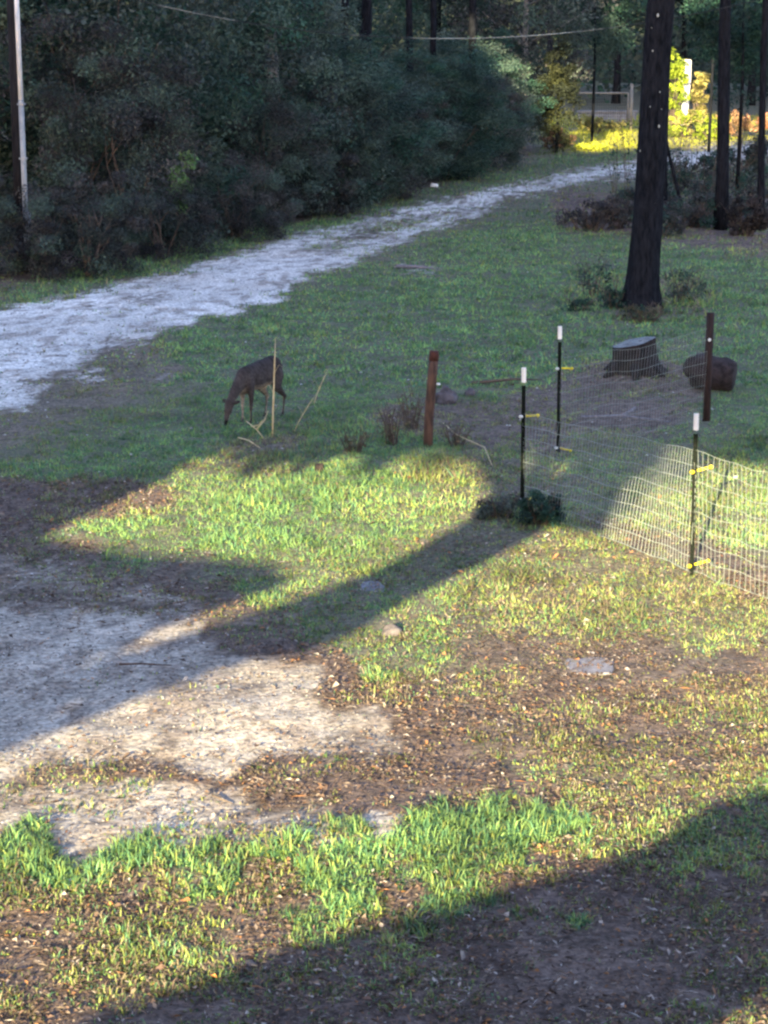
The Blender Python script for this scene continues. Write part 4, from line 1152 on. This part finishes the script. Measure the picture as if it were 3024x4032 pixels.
big_leaf(2500, 3860, .07, (.38, .32, .28), 'pale curled leaf in the front shade at right', .5)

# ---------------------------------------------------------------- the deer
dx_, dy_ = at(985, 1668)
deer = empty('deer', (dx_ + .07, dy_ + .12, ghf(dx_, dy_) - .01), math.radians(237))
tag(deer, 'young brown deer grazing with its head down on the lawn', 'deer')
sk = MB()
def cap(a, b, ra, rb, n=5, fl=1.0):
    a, b = Vector(a), Vector(b)
    for i in range(n + 1):
        t = i / n; r = ra + (rb - ra) * t
        sk.ball(a.lerp(b, t), (r, r * fl, r), 14, 10)
sk.ball((-.27, 0, .515), (.155, .105, .150), 16, 12)
sk.ball((-.12, 0, .500), (.19, .118, .142), 16, 12)
sk.ball((.05, 0, .485), (.19, .118, .140), 16, 12)
sk.ball((.20, 0, .475), (.13, .098, .150), 16, 12)
sk.ball((-.30, 0, .57), (.11, .08, .095), 14, 10)
sk.ball((.16, 0, .55), (.11, .05, .07), 14, 10)
cap((-.27, 0, .53), (-.05, 0, .515), .150, .140, 8, .72)
cap((-.05, 0, .515), (.20, 0, .485), .140, .138, 8, .72)
cap((.24, 0, .50), (.40, .01, .385), .098, .064, 10, .8)
cap((.40, .01, .385), (.50, .015, .27), .062, .050, 6, .85)
cap((.50, .015, .275), (.535, .015, .20), .056, .050, 3, .85)      # skull
cap((.535, .015, .20), (.58, .015, .07), .042, .024, 6, .8)        # muzzle
for s in (-1, 1):
    f = .03 * s
    cap((.21, s * .065, .43), (.175 + f, s * .078, .30), .060, .034, 4, .8)
    cap((.175 + f, s * .078, .30), (.185 + f, s * .078, .175), .030, .019, 5)
    sk.ball((.187 + f, s * .078, .175), .021, 10, 8)
    cap((.185 + f, s * .078, .175), (.185 + f, s * .078, .055), .0155, .013, 5)
    cap((.185 + f, s * .078, .055), (.205 + f, s * .078, .02), .0165, .017, 2)
    f = -.05 * s
    cap((-.28, s * .062, .47), (-.22 + f * .5, s * .088, .35), .095, .058, 4, .75)
    cap((-.22 + f * .5, s * .088, .35), (-.345 + f, s * .080, .235), .050, .025, 5)
    sk.ball((-.35 + f, s * .080, .225), .026, 10, 8)
    cap((-.345 + f, s * .080, .225), (-.315 + f, s * .080, .055), .0175, .014, 6)
    cap((-.315 + f, s * .080, .055), (-.295 + f, s * .080, .02), .0165, .017, 2)
    # ears
    R = Matrix.Rotation(s * .95, 3, 'Z') @ Matrix.Rotation(-.35, 3, 'Y')
    c = Vector((.480, .015 + s * .075, .285))
    d = Vector((-.10, s * .9, .35)).normalized(); u = Vector((.9, 0, .4)); u = (u - d * u.dot(d)).normalized(); w = d.cross(u)
    Rm = Matrix((d, w, u)).transposed()
    sk.ball(c, (.052, .026, .013), 12, 8, R=Rm)
cap((-.405, 0, .555), (-.44, 0, .46), .028, .022, 4)
tmp = sk.build('tmp_body', M['hoof'])
md = tmp.modifiers.new('r', 'REMESH'); md.mode = 'VOXEL'; md.voxel_size = .0085
ms = tmp.modifiers.new('s', 'SMOOTH'); ms.factor = .5; ms.iterations = 9
dg = bpy.context.evaluated_depsgraph_get()
bme = bpy.data.meshes.new_from_object(tmp.evaluated_get(dg))
bpy.data.objects.remove(tmp)
nv = len(bme.vertices); co = np.empty(nv * 3); bme.vertices.foreach_get('co', co); co = co.reshape(-1, 3)
nn_ = np.empty(nv * 3); bme.vertices.foreach_get('normal', nn_); nn_ = nn_.reshape(-1, 3)
base = np.array([.050, .042, .040]); darkc = np.array([.018, .016, .018]); palec = np.array([.30, .25, .20])
c = np.repeat(base[None], nv, 0)
wt = np.clip((co[:, 2] - .55) / .1, 0, 1)[:, None]; c = c * (1 - wt * .6) + darkc * wt * .6
und = (np.clip((-nn_[:, 2] - .35) * 2, 0, 1) * np.clip((co[:, 2] - .3) / .08, 0, 1) * (co[:, 0] < .42))[:, None]
inner = ((np.sign(co[:, 1]) * nn_[:, 1] < -.3) & (co[:, 2] < .38) & (co[:, 2] > .05) & (np.abs(co[:, 0]) < .45)).astype(float)[:, None]
rump = ((co[:, 0] < -.38) & (co[:, 2] < .53) & (co[:, 2] > .40)).astype(float)[:, None] * .4
frontleg = ((co[:, 0] > .1) & (co[:, 0] < .30) & (co[:, 2] < .40) & (nn_[:, 0] > .25) & (co[:, 1] < 0)).astype(float)[:, None] * .55
throat = np.clip(((co[:, 0] > .3) & (nn_[:, 0] < -.2) & (nn_[:, 2] < .1)).astype(float), 0, 1)[:, None] * .5
w = np.clip(und * .9 + inner * .75 + rump + throat + frontleg, 0, .85)
c = c * (1 - w) + palec * w
c[(co[:, 0] > .56) & (co[:, 2] < .10)] = darkc * .5
c *= (0.55 + .9 * vnoise(co[:, 0] * 75, co[:, 2] * 75 + co[:, 1] * 60, 9))[:, None] * (.75 + .5 * vnoise(co[:, 0] * 14, co[:, 2] * 14, 19))[:, None]
ca = bme.color_attributes.new('col', 'FLOAT_COLOR', 'POINT'); cc = np.ones((nv, 4), np.float32); cc[:, :3] = c; ca.data.foreach_set('color', cc.ravel())
bme.polygons.foreach_set('use_smooth', np.ones(len(bme.polygons), bool))
bme.materials.clear(); bme.materials.append(mat_leafy('deer_coat', 0.0, .9, .1))
bme.name = 'body'
body = link(bpy.data.objects.new('body', bme)); body.parent = deer
for s in (-1, 1):
    MB().ball((.548, .015 + s * .040, .195), (.010, .006, .009), 8, 6).build('eye', M['eye'], deer)
    f = .03 * s; MB().tube([(.212 + f, s * .078, .022), (.222 + f, s * .078, -.002)], [.017, .021], 8).build('hoof', M['hoof'], deer)
    f = -.05 * s; MB().tube([(-.288 + f, s * .080, .022), (-.278 + f, s * .080, -.002)], [.017, .021], 8).build('hoof', M['hoof'], deer)
MB().ball((.590, .015, .058), (.013, .014, .011), 8, 6).build('nose', M['eye'], deer)
deer.scale = (1.02, 1.02, 1.02)

# ---------------------------------------------------------------- unseen leaf screens behind the viewer, added to shape the sun on the yard
LIT = [
    [(-3000, 4900), (-1200, 4400), (150, 4090), (420, 3985), (1000, 3785), (1500, 3620), (2300, 3400), (2650, 3260), (2800, 3160), (3024, 3090), (3500, 2950), (5200, 2700),
     (5200, 1500), (3500, 1540), (3024, 1700), (2850, 1772), (2700, 1855), (2560, 1940), (2430, 2060), (2380, 2110), (2260, 2090), (2200, 2060), (2080, 2130), (1900, 2215), (1700, 2310), (1400, 2490), (1250, 2565),
     (1000, 2600), (600, 2725), (300, 2850), (0, 2960), (-600, 3200), (-3000, 4000)],
    [(180, 2110), (420, 2000), (650, 1900), (850, 1770), (1000, 1745), (1200, 1655), (1400, 1600), (1600, 1590), (1780, 1700), (1900, 1830), (1960, 1950), (1850, 2060), (1500, 2235), (1100, 2390), (950, 2430), (700, 2510), (400, 2600), (640, 2470), (940, 2360), (1150, 2290), (1050, 2225), (700, 2190), (350, 2155)],
    [(2180, 1890), (2300, 1810), (2560, 1765), (2720, 1700), (2500, 1675), (2260, 1690), (2130, 1790)],
    [(2740, 4300), (2800, 4040), (2880, 3985), (3024, 3925), (3500, 3800), (3500, 4300)],
]
tanE = math.tan(SUN_EL)
def shade_leaves(yp, u0, u1, h0, h1, cell, leaf, litfn, seed, thick, edge=None):
    """leaves everywhere the light is held back; the gaps let the sun through"""
    g = np.random.default_rng(seed)
    U, H = np.meshgrid(np.arange(u0, u1, cell), np.arange(h0, h1, cell))
    U = (U + g.uniform(-.5, .5, U.shape) * cell).ravel(); H = (H + g.uniform(-.5, .5, H.shape) * cell).ravel()
    t = H / tanE                                         # horizontal run to the ground
    X = U + t * math.sin(SUN_AZ); Y = yp + t * math.cos(SUN_AZ)
    def lit_at(du, dh):
        tt_ = (H + dh) / tanE
        return litfn(U + du + tt_ * math.sin(SUN_AZ), yp + tt_ * math.cos(SUN_AZ))
    lit = litfn(X, Y); keep = ~lit
    if edge:
        near_edge = np.zeros(len(U), bool)
        for du in (-.11, 0, .11):
            for dh in (-.11, 0, .11): near_edge |= lit_at(du, dh)
        keep &= near_edge if edge == 'fine' else ~near_edge
    U, H = U[keep], H[keep]; n = len(U)
    s = g.uniform(-thick, thick, n)
    pos = np.stack([U + s * SUN_DIR.x, yp + s * SUN_DIR.y, H + s * SUN_DIR.z], 1)
    nr = np.array([SUN_DIR.x, SUN_DIR.y, SUN_DIR.z])[None] + g.normal(0, .35, (n, 3)); nr /= np.linalg.norm(nr, axis=1)[:, None]
    tt = np.cross(nr, g.normal(0, 1, (n, 3))); tt /= np.linalg.norm(tt, axis=1)[:, None]; bb = np.cross(nr, tt)
    L = leaf * g.uniform(.8, 1.2, n)[:, None]
    V = np.stack([pos - tt * L * .5, pos - bb * L * .5, pos + tt * L * .5, pos + bb * L * .5], 1).reshape(-1, 3)
    return V, (np.arange(n) * 4)[:, None] + np.array([[0, 1, 2, 3]]), np.array(PD)[g.integers(0, 3, n)].repeat(4, 0)
def lit_near(X, Y):
    px, py = project(X, np.maximum(Y, 2))
    r = np.zeros(X.shape, bool)
    for p in LIT: r |= inside(p, px, py)
    return r & (Y > 6) & (Y < 31)
def lit_far(X, Y):
    n = (fbm(X * .8, Y * .5, 9, 3) - .5)
    a = (X > 5.4 + n) & (X < 17) & (Y > 71 + n * 3) & (Y < 82.5 + n * 4)
    b = (X > 10.6 + n) & (X < 14.8) & (Y >= 80) & (Y < 93 + n * 4)
    return a | b
M['shade_leaf'] = mat_noise('sun_blocker_leaves', (.03, .06, .02), (.05, .09, .03), 5, .9, 0)
OY = -2.5
t1 = empty('near_shade_screen', (-7, OY, 0)); tag(t1, 'low leaf screen added behind the viewer, cut to shade bands of the yard', 'tree')  # unseen, added for its shade: leaves left out along the sunlit outlines
V1, F1, c1 = shade_leaves(OY, -15, 9, .1, 8.0, .05, .14, lit_near, 5, .3, 'coarse')
V2, F2, c2 = shade_leaves(OY, -15, 9, .1, 8.0, .024, .062, lit_near, 7, .2, 'fine')
mesh_np('crown', np.concatenate([V1, V2]) - np.array([-7, OY, 0]), np.concatenate([F1, F2 + len(V1)]), M['shade_leaf'], t1, np.concatenate([c1, c2]))
MB().tube([(-9, -.6, -.2), (-8.9, -.6, 3), (-8.6, -.6, 6.5)], [.4, .3, .15], 12).build('trunk', M['bark'], t1)
t2 = empty('tall_shade_screen', (-14, -14, 0)); tag(t2, 'tall leaf screen added behind the viewer to keep the wood in shade', 'tree')  # unseen, added to darken the wood, with a gap cut for the clearing
V, F, c = shade_leaves(-14, -52, 8, 8.8, 36, .24, .72, lit_far, 6, .8)
mesh_np('crown', V - np.array([-14, -14, 0]), F, M['shade_leaf'], t2, c)
for k, xx in enumerate((-34, -25, 24, 30)):
    MB().tube([(xx, -1.2, -.2), (xx, -1.2, 16), (xx + .3, -1.2, 33)], [.45, .35, .1], 10).build('trunk', M['bark'], t2)
